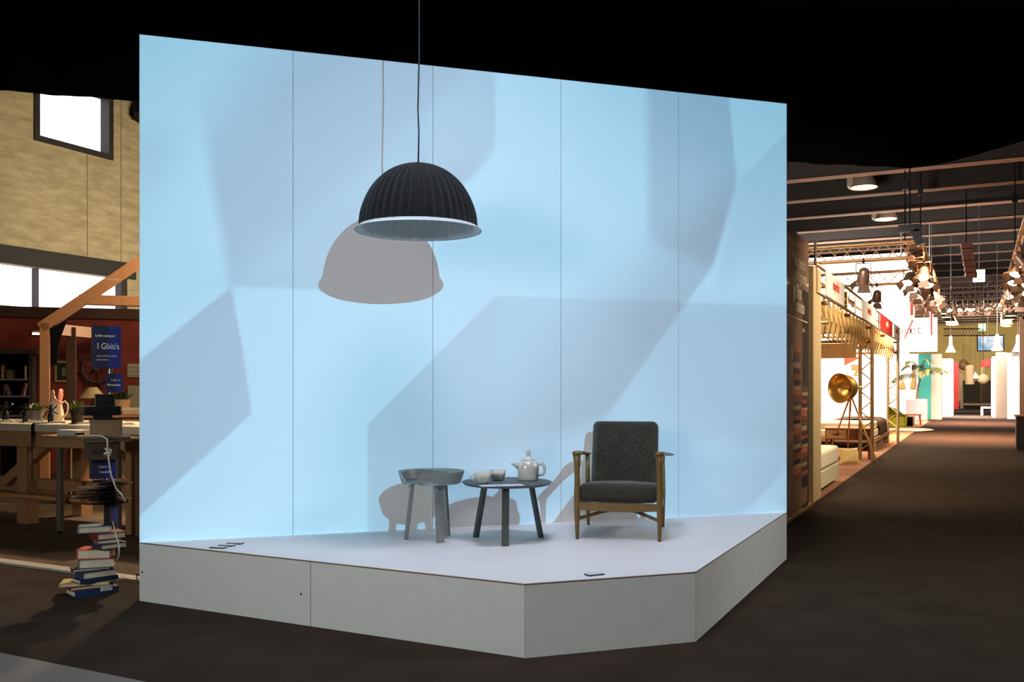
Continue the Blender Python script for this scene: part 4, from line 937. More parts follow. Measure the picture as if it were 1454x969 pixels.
sl = MB().obox((0, 0, -.16), (.40, .02, .46), (0, .62, .3)).mesh('slat', slm)
for k in range(26):
    o = bpy.data.objects.new('slat', sl); COL.objects.link(o); o.parent = fr_; o.location = (Y0 + .55 + k * .51, .14, hz0 - .02)
redt = M('sign_red', (206, 44, 40), .5); hdw = M('header_white', (240, 238, 236), .5)
for (x0, x1, tx, bg, fg, lb) in ((1170.5, 1196, 'superba', hdw, redt, 'white header sign with red brand lettering above the cream post'), (1222, 1241, 'superba', hdw, redt, 'white header sign with red lettering at the middle of the header rail'), (1249, 1265.5, 'superba', redt, hdw, 'red header sign with white lettering on the header rail'), (1267, 1276, 'superba', hdw, redt, 'small white header sign at the far end of the header rail')):
    a = AF.at(x0, 440)[0]; b2 = AF.at(x1, 440)[0]
    o = thing('header_sign', lb, 'sign', (PX + .03, a, hz0 + .01), math.pi / 2)
    w = b2 - a; MB().box(0, w, .0, .02, 0, hz1 - hz0 - .01).build('panel', bg, o)
    text(tx, min(w * .15, .2), fg, o, (w / 2, -.002, .14), 'CENTER', 'lettering', bold=.004)
# back wall of the bedding stand
bw = struct(MB().box(-9.5, -2.35, 29.5, 29.62, 0, 3.4).build('wall_stand', M('stand_white', (240, 240, 244), .6, var=.01)), 'white back wall of the bedding stand')
BF = Frame((0, 29.5), 0)
x, z = BF.at(1187, 492); text('intérieur', .42, M('pale_red', (226, 130, 110), .6), bw, (x, 29.498, z - .1), 'RIGHT', 'lettering')
a, b2, z0, z1 = BF.rect(1199, 507, 1224, 519)
o = thing('wall_banner', 'red and white triangular banner on the white stand wall', 'banner', (a, 29.49, z0))
MB().vprism([(0, 0), (0, z1 - z0), (b2 - a, z1 - z0)], -.01, 0).build('red_triangle', M('orange_red', (214, 84, 44), .6), o); MB().vprism([(.03, -.03), (b2 - a, z1 - z0 - .03), (b2 - a, -.0)], -.008, 0).build('pale_triangle', M('pale_green', (220, 226, 214), .6), o)
a, b2, z0, z1 = BF.rect(1209, 518, 1224, 534)
o = thing('wooden_letters_sign', 'small orange wooden sign hanging on the white stand wall', 'sign', (a, 29.49, z0))
MB().vprism([(0, .18), (0, z1 - z0), (b2 - a - .08, z1 - z0), (b2 - a, (z1 - z0) * .75), (b2 - a - .1, .18)], -.03, 0).build('board', M('orange_wood', (214, 130, 60), .5), o); MB().vprism([(.05, 0), (.14, .18), (.22, .18), (.16, .08), (.2, 0)], -.02, 0).build('tail', MATS['orange_wood'], o)
# bed near the post
bed = thing('box_spring_bed', 'pale box spring bed with quilted mattress beside the cream post', 'bed', (-2.85, 13.62, .012), 0)
mtr = M('quilted_white', (236, 228, 208), .8, var=.05, scale=30, bump=.4, fine=30); base_m = M('pale_green_fabric', (206, 206, 176), .85)
MB().box(-1.0, 1.0, -1.03, 1.03, .05, .285).build('base', base_m, bed, bevel=.015)
MB().box(-1.0, 1.0, -1.03, 1.03, .295, .545).build('mattress', mtr, bed, bevel=.05, seg=4)
for sx in (-.9, .9):
    for sy in (-.9, .9): MB().cyl((sx, sy, 0), (sx, sy, .06), .03, n=10).build('foot', blk, bed)
pil = thing('cushion', 'cream square cushion leaning on the floor behind the near bed', 'cushion', tuple(gz(1207, 661)[:2]) + (.012,), TH + .1)
def pillow(w, h, th, mat, par, tilt=0.0, nm='cover'):
    n = 14; vs = []; fs = []
    for sgn in (1, -1):
        for i in range(n + 1):
            for j in range(n + 1):
                u = i / n * 2 - 1; v = j / n * 2 - 1; pinch = 1 - .12 * (1 - abs(v)) ** 0 * (1 - u * u) * (abs(v) ** 3) ; px_ = u * w / 2 * (1 - .1 * (1 - v * v) * abs(u) ** 3 * -1 * -1); pz_ = v * h / 2 * (1 - .1 * (1 - u * u) * abs(v) ** 3)
                t_ = th / 2 * ((1 - u ** 4) * (1 - v ** 4)) ** .6
                vs.append((px_, sgn * t_, pz_ + h / 2))
    N2 = (n + 1) ** 2
    for q in (0, N2):
        for i in range(n):
            for j in range(n):
                a = q + i * (n + 1) + j; fs.append((a, a + 1, a + n + 2, a + n + 1))
    o = MB().add([(x, y * math.cos(tilt) + z * math.sin(tilt), z * math.cos(tilt) - y * math.sin(tilt)) for x, y, z in vs], fs).build(nm, mat, par, smooth='all'); return o
pillow(.38, .32, .14, M('cushion_cream', (222, 196, 136), .85, bump=.1), pil, .3)
MB().tube([(-.17, -.02, .02), (0, -.03, .012), (.17, -.02, .02)], .006, 6).build('piping', M('cushion_piping', (206, 180, 120), .8), pil)
# side table with drawer
lg = gz(1233, 657); tbz = .63
sdt = thing('drawer_table', 'brown wooden side table with a pale drawer under the brass lamp', 'table', (lg.x - .44, lg.y + .88, .012))
sw_ = wood('walnut', (112, 62, 40), .45, .2); tpw = wood('table_top_light', (186, 140, 96), .4, .1)
MB().box(-.47, .47, -.4, .4, tbz - .04, tbz - .012).build('table_top', tpw, sdt, bevel=.004)
MB().box(-.42, .42, -.36, .36, tbz - .25, tbz - .04).build('apron', sw_, sdt)
dr = MB().box(-.4, -.02, -.375, -.358, tbz - .23, tbz - .06).build('drawer', tpw, sdt, bevel=.003)
MB().tube([(-.27, -.376, tbz - .12), (-.25, -.4, tbz - .15), (-.17, -.4, tbz - .15), (-.15, -.376, tbz - .12)], .009, 8).build('handle', bsteel, dr, smooth='all')
for sx in (-1, 1):
    for sy in (-1, 1): MB().bar((sx * .39, sy * .33, tbz - .05), (sx * .4, sy * .34, 0), .06, .06, up=(0, 1, 0), w2=.035, h2=.035).build('leg', sw_, sdt)
# brass tripod lamp
jt = gd(1208, 561, 17.2); bl_ = thing('tripod_lamp', 'big brass searchlight floor lamp on slim tripod legs', 'lamp', (jt.x, jt.y, .012), TH)
brass = M('brass', (206, 168, 92), .34, .85, var=.06); jz = jt.z - .012
kpx = 17.2 / F
ax = Vector((-1, -.55, -.05)).normalized()                      # the bell opens to the left and towards the viewer
q = ax.to_track_quat('Z', 'Y'); hc = Vector((10 * kpx, .02, jz + 11 * kpx))
hd = MB().lathe([(.012, -.02), (.03, .0), (.05, .05), (.1, .12), (.19, .2), (.235, .28), (.25, .36), (.27, .46), (.278, .47), (.262, .46), (.24, .36), (.225, .29), (.18, .22), (.03, .16)], 40, caps=False).build('bell', brass, bl_, smooth='all'); hd.location = hc; hd.rotation_euler = q.to_euler()
MB().tube([(0, 0, .14), (0, 0, .2), (0, 0, .24), (0, 0, .27)], [.02, .03, .045, .01], 12).build('bulb', M('bulb_amber', (190, 130, 60), .3), hd, smooth='all')
MB().cyl((0, 0, -.1), (0, 0, 0), .02, .012, 10).build('spike', brass, hd, smooth=True)
MB().tube([(0, 0, jz - .03), (0, 0, jz + .08), (.08, 0, jz + .12)], .016, 10).build('yoke', brass, bl_, smooth='all')
lf1 = gz(1247, 661, .012)
def rel_l(p): d_ = Vector(p) - Vector((jt.x, jt.y, .012)); return Vector((d_.dot(RV), d_.dot(FV), d_.z))
legm = wood('leg_ash', (206, 160, 92), .4, .1)
for ft in (rel_l(lf1), rel_l(gz(1176, 648, .012)), rel_l(gz(1203, 653, .012))):
    MB().tube([(0, 0, jz), tuple(ft)], [.018, .013], 10).build('leg', legm, bl_, smooth='all')
MB().cyl((0, 0, jz - .3), (0, 0, jz - .02), .012, n=8).build('centre_rod', brass, bl_)
# far bed with throw
bed2 = thing('platform_bed', 'low wooden platform bed with thick mattresses and a dark throw', 'bed', (-3.4, 23.4, .012))
MB().box(-1.9, 1.42, -1.6, 2.1, .2, .3).build('bed_frame', wood('grey_oak', (150, 124, 92), .5), bed2, bevel=.01)
for sx in (-1.8, 1.34):
    for sy in (-1.45, .2, 1.95): MB().box(sx - .07, sx + .07, sy - .1, sy + .1, 0, .2).build('leg', MATS['grey_oak'], bed2)
MB().box(-1.85, 1.36, -1.55, 2.05, .3, .47).build('mattress', M('mattress_cream', (232, 214, 180), .85), bed2, bevel=.04, seg=3)
MB().box(-1.85, 1.34, -1.5, 2.0, .47, .64).build('mattress', M('mattress_pale', (226, 206, 176), .85), bed2, bevel=.05, seg=3)
thr = M('dark_throw', (92, 76, 64), .95, var=.2, scale=10, bump=.3)
vs = []; fs = []; prf = [(.35, .655), (.9, .672), (1.25, .665), (1.36, .62), (1.39, .5), (1.4, .33)]
for j in range(13):
    y = -.3 + 2.25 * j / 12
    for (x, z) in prf: vs.append((x + .015 * math.sin(y * 9), y, z + .012 * math.sin(y * 14 + x * 6)))
    for (x, z) in prf: vs.append((x + .015 * math.sin(y * 9) - .012, y, z + .012 * math.sin(y * 14 + x * 6) - .02))
K = len(prf)
for j in range(12):
    for i in range(K - 1):
        a = j * 2 * K + i; fs.append((a, a + 1, a + 2 * K + 1, a + 2 * K)); a += K; fs.append((a, a + 2 * K, a + 2 * K + 1, a + 1))
tag(MB().add(vs, fs).build('throw_blanket', thr, smooth='all', loc=(-3.4, 23.4, .012)), 'dark brown throw blanket draped over the platform bed corner', 'blanket')
# green tub chair, rug, stool
gc = gz(1268, 611); g = thing('tub_chair', 'lime green tub armchair behind the platform bed', 'armchair', (gc.x, gc.y + .3, .012), .9)
gr = M('lime_fabric', (164, 184, 50), .8, var=.06)
vs = []; fs = []; nseg = 24
for k in range(nseg + 1):
    a = math.radians(-40 + 260 * k / nseg); tpz = .5 + .3 * max(0, math.sin(a)) ** .8
    for (r_, z) in ((.40, .1), (.44, tpz), (.36, tpz), (.33, .1)): vs.append((r_ * math.cos(a), r_ * math.sin(a), z))
for k in range(nseg):
    for q_ in range(4): fs.append((k * 4 + q_, k * 4 + (q_ + 1) % 4, k * 4 + 4 + (q_ + 1) % 4, k * 4 + 4 + q_))
fs += [(3, 2, 1, 0), (nseg * 4, nseg * 4 + 1, nseg * 4 + 2, nseg * 4 + 3)]
MB().add(vs, fs).build('shell', gr, g, smooth=True); MB().lathe([(.3, .1), (.345, .12), (.345, .38), (.32, .42), (.01, .43)], 28).build('seat', gr, g, smooth=True); MB().lathe([(.28, 0), (.33, .02), (.33, .1)], 24).build('base', gr, g, smooth=True)
rg = thing('fluffy_rug', 'white fluffy rug on the floor beside the green chair', 'rug', tuple(gz(1286, 612)[:2]) + (.012,))
MB().lathe([(.75, 0), (.8, .02), (.7, .06), (.02, .07)], 40, rfun=lambda a, i: 1 + .08 * math.sin(a * 5) + .05 * math.sin(a * 11)).build('pile', M('rug_white', (240, 236, 228), .95, bump=.6, fine=60), rg, smooth='all')
MB().lathe([(.72, .0), (.74, .008)], 40).build('backing', M('rug_back', (200, 190, 180), .9), rg)
so = thing('low_stool', 'small brown wooden side table before the pink planter', 'stool', tuple(gz(1297, 604)[:2]) + (.012,))
MB().box(-.28, .28, -.25, .25, .36, .41).build('seat', wood('stool_wood', (196, 110, 70), .5), so)
for sx in (-1, 1):
    for sy in (-1, 1): MB().bar((sx * .22, sy * .2, .36), (sx * .25, sy * .22, 0), .05, .05, up=(0, 1, 0)).build('leg', MATS['stool_wood'], so)
cb = thing('open_cube', 'pale open cube table between the green chair and the stool', 'table', tuple(gz(1290, 606)[:2]) + (.012,))
MB().box(-.2, .2, -.2, .2, .34, .38).build('top', M('cube_cream', (226, 206, 176), .6), cb); MB().box(-.2, -.16, -.2, .2, 0, .34).box(.16, .2, -.2, .2, 0, .34).build('sides', MATS['cube_cream'], cb); MB().box(-.16, .16, .16, .2, 0, .34).build('back', M('cube_dark', (60, 40, 34), .8), cb)
# pink planter with palm
pk = gz(1302, 598); pl_ = thing('palm_planter', 'tall palm growing out of a square pink planter', 'plant', (pk.x, pk.y, .012))
MB().box(-.4, .4, -.4, .4, 0, .92).build('planter', M('pink_gloss', (236, 170, 180), .4), pl_, bevel=.03)
MB().tube([(0, 0, .9), (.05, 0, 1.5), (.2, 0, 2.0)], [.05, .04, .025], 10).build('trunk', wood('palm_stem', (120, 110, 60), .7), pl_)
pgm = M('palm_green', (74, 90, 38), .6, var=.3, scale=4)
for k in range(13):
    a = k * 2.4 + .4; e = .25 + .75 * ((k * 37) % 10) / 10; L_ = 1.1 + .35 * ((k * 53) % 7) / 7
    d_ = Vector((math.cos(a) * e, math.sin(a) * e * .6, 1.1 - .7 * e)).normalized(); p0 = Vector((.15, 0, 1.75 + .03 * k)); m = MB(); sp_ = []
    for i in range(12):
        t_ = i / 11.0; sp_.append(p0 + d_ * (L_ * t_) - Vector((0, 0, .55 * L_ * t_ * t_)))
    m.tube(sp_, [.014 * (1 - i / 13) for i in range(12)], 5)
    sd = d_.cross(Vector((0, 0, 1))).normalized()
    for i in range(2, 12):
        for s_ in (-1, 1):
            tg = (sp_[min(i + 1, 11)] - sp_[i - 1]).normalized(); leaf(m, sp_[i], sd * s_ + tg * .9 - Vector((0, 0, .35)), .5 * (1 - .4 * abs(i / 11 - .4)), .05, .35, 4)
    m.build('frond', pgm, pl_)
# teal and white panels of the next stand
def upr(nm, lb, x0, x1, y0, Y, mat, cat='panel', th=.12, zb_=0.0, y1=None, par=None):
    fr = Frame((0, Y), 0); a, b2, z0, z1 = fr.rect(x0, y0, x1, y0 + 4); z1 = fr.at((x0 + x1) / 2, y0)[1]
    if y1 is not None: zb_ = fr.at((x0 + x1) / 2, y1)[1]
    return tag(MB().box(0, b2 - a, 0, th, 0, z1 - zb_).build(nm, mat, loc=(a, Y, zb_), bevel=.01), lb, cat), (b2 - a), z1 - zb_
wlit = M('bright_white_panel', (242, 240, 240), .5, var=.01)
upr('exhibition_wall', 'wide white display wall behind the palm', 1262, 1305, 503, 45.4, wlit, 'wall')
upr('exhibition_wall', 'teal green upright display panel behind the palm', 1304, 1322, 503, 45.2, M('teal_panel', (58, 164, 150), .6, var=.05))
upr('exhibition_wall', 'cream upright panel next to the teal one', 1322, 1337, 503, 45.4, M('cream_panel', (228, 214, 190), .6), th=1.0)
upr('exhibition_wall', 'tall narrow white block after the cream panel', 1336, 1352, 510, 50.0, wlit, th=3.0)
lts = thing('glowing_ornament', 'orange glowing ornament shapes on the white wall behind the palm', 'ornament', (Frame((0, 45.35), 0).at(1285, 550)[0], 45.36, Frame((0, 45.35), 0).at(1285, 552)[1]))
orn = M('amber_glass', (236, 160, 80), .3)
MB().vprism([(-.25, 0), (-.12, .5), (0, .1), (.0, 0)], -.02, 0).build('flame', orn, lts); MB().vprism([(.2, 0), (.3, .5), (.38, 1.4), (.42, .6), (.4, 0)], -.02, 0).build('flame', orn, lts)
bsg, w, h = upr('stand_sign', 'big white hanging sign with thin lettering and a red stroke', 1268, 1331, 452, 44.0, wlit, 'sign', .15, y1=500)
ink = M('sign_grey_ink', (130, 110, 110), .5)
sgf = Frame((0, 44.0), 0)
def sgx(px, py): s, z = sgf.at(px, py); return s - sgf.at(1268, 478)[0], z - sgf.at(1300, 500)[1]
x, z = sgx(1272.5, 475); text('bo', .62, ink, bsg, (x, -.003, z), 'LEFT', 'lettering', ext=.002)
x, z = sgx(1291, 475); text('et', .62, ink, bsg, (x, -.003, z), 'LEFT', 'lettering', ext=.002)
x, z = sgx(1283.5, 481); MB().vprism([(x, z), (x + .06, z), (x + .42, z + .85), (x + .34, z + .85)], -.006, -.001).build('red_stroke', redt, bsg)
MB().box(.3, .34, .06, .1, h, HZ - bsg.location.z).box(w - .34, w - .3, .06, .1, h, HZ - bsg.location.z).build('hanger', alu, bsg)
for (x0, x1, y0, y1, Y, lb) in ((1291, 1299, 395, 455, 42.0, 'tall red and white hanging banner left of the thin sign lettering'), (1320, 1325.5, 436, 482, 43.5, 'narrow red and white hanging banner at the sign right end')):
    o, w, h = upr('hanging_banner', lb, x0, x1, y0, Y, wlit, 'banner', .03, y1=y1); MB().box(w * .25, w * .7, -.004, 0, h * .12, h * .92).build('red_band', redt, o)
    MB().cyl((w / 2, .015, h), (w / 2, .015, HZ - o.location.z), .01, n=6).build('hanger', alu, o)
# right side of the aisle
upr('exhibition_wall', 'bright white upright panel edge right of the hall passage', 1409, 1415, 507, 49.2, wlit, th=4.0)
upr('exhibition_wall', 'beige upright panel right of the hall passage', 1414, 1430, 501, 48.9, M('beige_panel', (212, 190, 166), .6), th=.3)
upr('exhibition_wall', 'wide white display wall behind the patterned armchair', 1430, 1475, 501, 47.5, wlit, 'wall')
st_ = gz(1402, 590); ws = thing('white_bench', 'small white bench at the hall passage', 'bench', (st_.x, st_.y, 0))
MB().box(-.3, .28, -.2, .2, .36, .44).build('seat', wlit, ws); MB().box(-.3, -.2, -.2, .2, 0, .36).build('leg', wlit, ws); MB().box(.18, .28, -.2, .2, 0, .36).build('leg', wlit, ws)
pa = gz(1437, 592); pc = thing('patterned_armchair', 'reddish patterned armchair on the right of the aisle', 'armchair', (pa.x + .1, pa.y, 0), -.6)
pat = M('red_pattern', (176, 106, 84), .8, var=.6, scale=14)
MB().box(-.3, .3, -.3, .3, .32, .46).build('seat', pat, pc, bevel=.05, seg=3); MB().obox((0, .3, .66), (.6, .12, .55), (-.2, 0, 0)).build('backrest', pat, pc, bevel=.04, seg=3)
for sx in (-1, 1):
    MB().box(sx * .34 - .04, sx * .34 + .04, -.3, .3, .3, .6).build('armrest', pat, pc, bevel=.02)
    for sy in (-.26, .26): MB().bar((sx * .28, sy, .33), (sx * .3, sy * 1.08, 0), .04, .04, up=(0, 1, 0)).build('leg', sw_, pc)
df = gz(1443, 640); dc = thing('dark_cabinet', 'dark wooden cabinet at the right edge of the aisle', 'cabinet', (df.x, df.y, 0))
dkw = wood('dark_walnut', (40, 28, 22), .5, .15); hc_ = H - (590 - HY) / F * (df - CV).dot(FV)
MB().box(0, 1.2, 0, .5, .04, hc_ - .03).build('body', dkw, dc); MB().box(-.03, 1.23, -.03, .53, hc_ - .03, hc_).build('top', wood('cab_top', (150, 96, 64), .4), dc)
for k in range(2): MB().box(.02 + k * .58, .58 + k * .58, -.02, 0, .07, hc_ - .05).build('door', dkw, dc)
for sx in (.06, 1.14):
    for sy in (.05, .45): MB().box(sx - .03, sx + .03, sy - .03, sy + .03, 0, .04).build('foot', dkw, dc)
tpz_ = gd(1447, 440, 22).z
tp_ = thing('portal_frame', 'tall brown wooden portal post standing by the dark cabinet', 'post', tuple((gz(1452, 632))[:2]) + (0,), 0)
MB().box(-.02, .12, 1.2, 1.34, 0, tpz_).build('post', wood('portal_wood', (150, 116, 92), .5), tp_); MB().bar((.05, 1.27, tpz_ - .05), (1.9, 1.27, tpz_ + 1.0), .14, .12).build('rafter', MATS['portal_wood'], tp_)
# ================================================================== end of the hall
FE = 100.0; FF = Frame((0, FE), 0)
def fp(px, py, Y): return Frame((0, Y), 0).pt(px, py)
a, b2, z0, z1 = FF.rect(1366, 541, 1420, 568)
dwl = thing('dark_counter_wall', 'low dark wall at the far end of the hall passage', 'wall', (a, 98, 0))
MB().box(0, (b2 - a) * .5, 0, .3, 0, z1).build('panel', M('dark_panel', (13, 11, 11), .9), dwl); MB().box((b2 - a) * .5 + .02, b2 - a, 0, .3, 0, z1).build('panel', M('dark_panel2', (24, 16, 15), .9), dwl)
a = fp(1353.5, 540, 62); b2 = fp(1361.5, 540, 66)
rc = thing('red_cabinet', 'tall bright red cupboard with two doors at the hall passage', 'cupboard', (a.x - .1, 66, 0))
rdm = M('red_lacquer', (206, 44, 34), .4); rh = fp(1357, 515, 66).z
MB().box(0, .34, .03, .6, .02, rh).build('body', rdm, rc); d1 = MB().box(0, .16, 0, .028, .06, rh).build('door', rdm, rc); MB().box(.175, .34, 0, .028, .06, rh - .35).build('door', rdm, rc)
MB().box(.03, .31, .05, .55, 0, .02).build('plinth', blk, rc); MB().ball((.13, -.01, 1.0), .02).build('knob', chrome, d1)
pb = fp(1365.5, 550, 70); pk_ = thing('leaning_plank', 'pale wooden board leaning beside the red cupboard', 'board', (pb.x, 70, 0))
MB().bar((0, -.1, 0), (-.05, .1, fp(1364, 530, 70).z), .2, .04, up=(0, 1, 0)).build('plank', wood('pale_plank', (206, 170, 124), .6), pk_); MB().box(-.1, .1, -.16, -.06, 0, .03).build('foot', MATS['pale_plank'], pk_)
# hanging lamps of the far stand
def hang(nm, lb, px, py, Y, prof, mat, n=24):
    p = fp(px, py, Y); o = thing(nm, lb, 'lamp', p)
    MB().lathe(prof, n, caps=False).build('shade', mat, o, smooth='all'); MB().cyl((0, 0, prof[-1][1] - .01), (0, 0, HZ - p.z), .012, n=6).build('cable', alu, o); return o
dome_p = [(.42 * math.cos(a), .45 * math.sin(a)) for a in [k * math.pi / 20 for k in range(10)]] + [(.03, .45)]
hang('pendant_lamp', 'bright red dome pendant lamp at the far stand', 1402.5, 521, 63, [(r * 1.05, z * 1.05) for r, z in dome_p], M('red_felt', (200, 40, 36), .8))
hang('pendant_lamp', 'white conical pendant lamp at the far stand', 1385, 537.5, 66, [(.3, 0), (.29, .02), (.08, .3), (.03, .4)], wlit)
hang('globe_lamp', 'pale round paper globe lamp at the far stand', 1396.5, 547, 66, [(.02, 0), (.2, .06), (.33, .22), (.36, .36), (.33, .5), (.2, .66), (.03, .72)], M('paper_globe', (220, 186, 140), .8))
hang('tube_lamp', 'long pale cylindrical hanging lamp shade at the far stand', 1377, 546, 66, [(.28, 0), (.28, 1.0), (.26, 1.2), (.03, 1.25)], M('tan_shade', (196, 160, 116), .8))
hang('tube_lamp', 'pale yellow cylindrical hanging lamp shade below the red dome', 1395.5, 536, 68, [(.16, 0), (.16, .7), (.14, .72), (.03, .73)], M('yellow_shade', (214, 190, 130), .8))
hang('glass_lamp', 'clustered glass pendant lamp near the red cupboard', 1368, 526, 72, [(.05, 0), (.3, .15), (.36, .4), (.2, .7), (.04, .8)], M('glass_amber', (170, 130, 90), .2), 9)
hang('glass_lamp', 'small red glass pendant lamp between the tube shades', 1391.5, 541.5, 66.5, [(.03, 0), (.15, .1), (.16, .25), (.04, .4)], M('red_glass', (206, 60, 50), .2))
bell = [(.34, 0), (.33, .02), (.2, .3), (.12, .5), (.1, 1.0), (.03, 1.1)]
for (px, py, Y, lb) in ((1350, 501, 47, 'white bell pendant lamp hanging before the olive wall near the passage'), (1445, 500, 47, 'white bell pendant lamp above the patterned armchair'), (1280, 500, 42.5, 'white bell pendant lamp under the big sign lettering'), (1312, 500, 42.5, 'white bell pendant lamp under the sign right half'), (1416, 498, 50, 'pale bell pendant lamp in front of the hanging screen')):
    hang('bell_lamp', lb, px, py, Y, [(r_ * .72, z_ * .72) for r_, z_ in bell], M('bell_white', (232, 226, 220), .4))
a, b2, z0, z1 = Frame((0, 80), 0).rect(1387, 476, 1426, 499)
tv = thing('hanging_screen', 'large hanging screen showing a blue and white picture', 'screen', ((a + b2) / 2, 80, z0))
w = b2 - a; h = z1 - z0
MB().box(-w / 2, w / 2, 0, .15, 0, h).build('casing', blk, tv)
pm = bpy.data.materials.new('screen_picture'); pm.use_nodes = True; t = pm.node_tree; b = t.nodes['Principled BSDF']
tcn = t.nodes.new('ShaderNodeTexCoord'); nz = t.nodes.new('ShaderNodeTexNoise'); nz.inputs['Scale'].default_value = .9; t.links.new(tcn.outputs['Object'], nz.inputs[0])
cr = t.nodes.new('ShaderNodeValToRGB'); cr.color_ramp.elements[0].position = .4; cr.color_ramp.elements[1].position = .55; cr.color_ramp.elements[0].color = L3((120, 170, 205)) + (1,); cr.color_ramp.elements[1].color = L3((236, 240, 246)) + (1,)
t.links.new(nz.outputs[0], cr.inputs[0]); t.links.new(cr.outputs[0], b.inputs['Emission Color']); t.links.new(cr.outputs[0], b.inputs['Base Color']); b.inputs['Emission Strength'].default_value = .8
MB().box(-w / 2 + .08, w / 2 - .08, -.01, 0, .08, h - .08).build('picture', pm, tv); MB().cyl((-.5, .08, h), (-.5, .08, HZ - z0), .03, n=6).cyl((.5, .08, h), (.5, .08, HZ - z0), .03, n=6).build('hanger', alu, tv)
# ================================================================== tall white stand behind the trusses
TW = Frame((0, 48), 0)
tws = struct(MB().box(-15, TW.at(1291, 400)[0], 48, 48.15, 0, TW.at(1230, 362)[1]).build('wall_tall_stand', wlit), 'tall white wall of the stand under the lighting truss')
# trusses
tg = M('truss_gold', (196, 160, 116), .35, .6); td = M('truss_dark', (96, 78, 70), .4, .6)
def truss(nm, lb, p, q, s_, mat, nb, r=.03):
    p = Vector(p); q = Vector(q); d = (q - p); L_ = d.length; d = d / L_; sd = d.cross(Vector((0, 0, 1))).normalized()
    o = thing(nm, lb, 'truss', p); h = s_ / 2; up = Vector((0, 0, 1)); cs = [sd * i * h + up * j * h for i, j in ((-1, -1), (1, -1), (1, 1), (-1, 1))]
    for c in cs: MB().tube([c, c + d * L_], r, 6).build('chord', mat, o)
    st = L_ / nb
    for i in range(4):
        m = MB(); c0, c1 = cs[i], cs[(i + 1) % 4]
        for k in range(nb):
            A_, B_ = (c0, c1) if k % 2 else (c1, c0); m.tube([A_ + d * (st * k), B_ + d * (st * (k + 1))], r * .5, 5)
        m.build('lacing', mat, o)
    return o
TZ1 = 5.4
def onz(px, py, z): return gz(px, py, z)
c_near = onz(1296, 355, TZ1); c_far = onz(1327, 416, TZ1)
xT = (c_near.x + c_far.x) / 2
YN = c_near.y; YFa = min(c_far.y, 41)
truss('light_truss', 'golden cross truss spanning the front of the white lit stand', (-12, YN, TZ1), (xT, YN, TZ1), .45, tg, 26)
truss('light_truss', 'golden cross truss behind the first one over the white stand', (-12, YN + 7, TZ1), (xT, YN + 7, TZ1), .45, tg, 26)
truss('light_truss', 'golden truss full of floodlights running along the aisle side of the stand', (xT, YN, TZ1), (xT, 43, TZ1), .45, tg, 30)
xr = onz(1440, 375, TZ1).x
truss('light_truss', 'golden truss full of floodlights at the right side of the aisle', (xr + .2, YN - 3, TZ1), (xr + .2, 44, TZ1), .45, tg, 30)
z1_ = TZ1
ya = onz(1380, 408, TZ1).y; ya = 42.5
zc = H + (HY - 407) / F * (ya * math.cos(TH))
truss('light_truss', 'dark cross truss bridging the aisle below the exit sign', (xT, ya, zc), (xr, ya, zc), .42, td, 9)
zc2 = H + (HY - 420) / F * ((ya + 3) * math.cos(TH))
truss('light_truss', 'second dark cross truss bridging the aisle with hanging spotlights', (xT, ya + 3, zc2), (xr, ya + 3, zc2), .3, td, 11)
for (px, py, Y, lb) in ((1355, 463, 70, 'far left dark truss under the roof'), ):
    p = fp(1340, 472, 75); q = fp(1392, 472, 75); truss('light_truss', 'dark cross truss far down the hall near the screen', p, q, .5, td, 12)
    MB().cyl((.5, 0, 0), (.5, 0, HZ - p.z), .02, n=6).build('hanger', bsteel, bpy.data.objects['light_truss.006'])
# floodlights
glass = M('lamp_lens', (255, 226, 190), .3, emit=14.0, ecol=(255, 214, 168), var=0); hous = M('lamp_housing', (120, 96, 80), .4, .5)
def floodlight():
    o = thing('floodlight', 'x', 'spotlight')
    MB().tube([(-.16, 0, .02), (-.16, 0, .3), (.16, 0, .3), (.16, 0, .02)], .014, 6).build('yoke', hous, o); MB().cyl((0, 0, .3), (0, 0, .42), .025, n=8).build('clamp', blk, o)
    m = MB(); m.lathe([(.07, .2), (.11, .16), (.13, .0), (.14, -.14)], 16); h_ = m.build('housing', hous, o, smooth=True); h_.rotation_euler = (.6, 0, 0)
    l_ = MB().lathe([(.01, -.142), (.125, -.142), (.125, -.146), (.01, -.147)], 16).build('lens', glass, h_)
    for k in range(4):
        a = k * math.pi / 2; d_ = Vector((math.cos(a), math.sin(a), 0)); s_ = Vector((-d_.y, d_.x, 0)); e = d_ * .14 + Vector((0, 0, -.14)); f_ = d_ * .24 + Vector((0, 0, -.28))
        MB().add([e - s_ * .1, e + s_ * .1, f_ + s_ * .15, f_ - s_ * .15, e - s_ * .1 + d_ * .006, e + s_ * .1 + d_ * .006, f_ + s_ * .15 + d_ * .006, f_ - s_ * .15 + d_ * .006], [(0, 1, 2, 3), (7, 6, 5, 4), (0, 4, 5, 1), (1, 5, 6, 2), (2, 6, 7, 3), (3, 7, 4, 0)]).build('barn_door', hous, h_)
    return o
fl = floodlight(); first = True
def put(loc, rz, lb, gp, s_=1.0):
    global first
    o = fl if first else dup(fl); first = False
    o.location = loc; o.rotation_euler = (0, 0, rz); o['label'] = lb; o['group'] = gp; o.scale = (s_, s_, s_)
put((xT - 1.35, YN - .225, TZ1 - .73), .3, 'single floodlight hanging from the front golden cross truss', 'floodlight on the front cross truss', 1.3)
for k in range(12): put((xT + (-.25 if k % 2 else .22), YN + .7 + k * 1.15, TZ1 - .62), R.uniform(1.4, 4.4), 'floodlight with barn doors clamped under the golden truss left of the aisle', 'floodlights on the left aisle truss', 1.1)
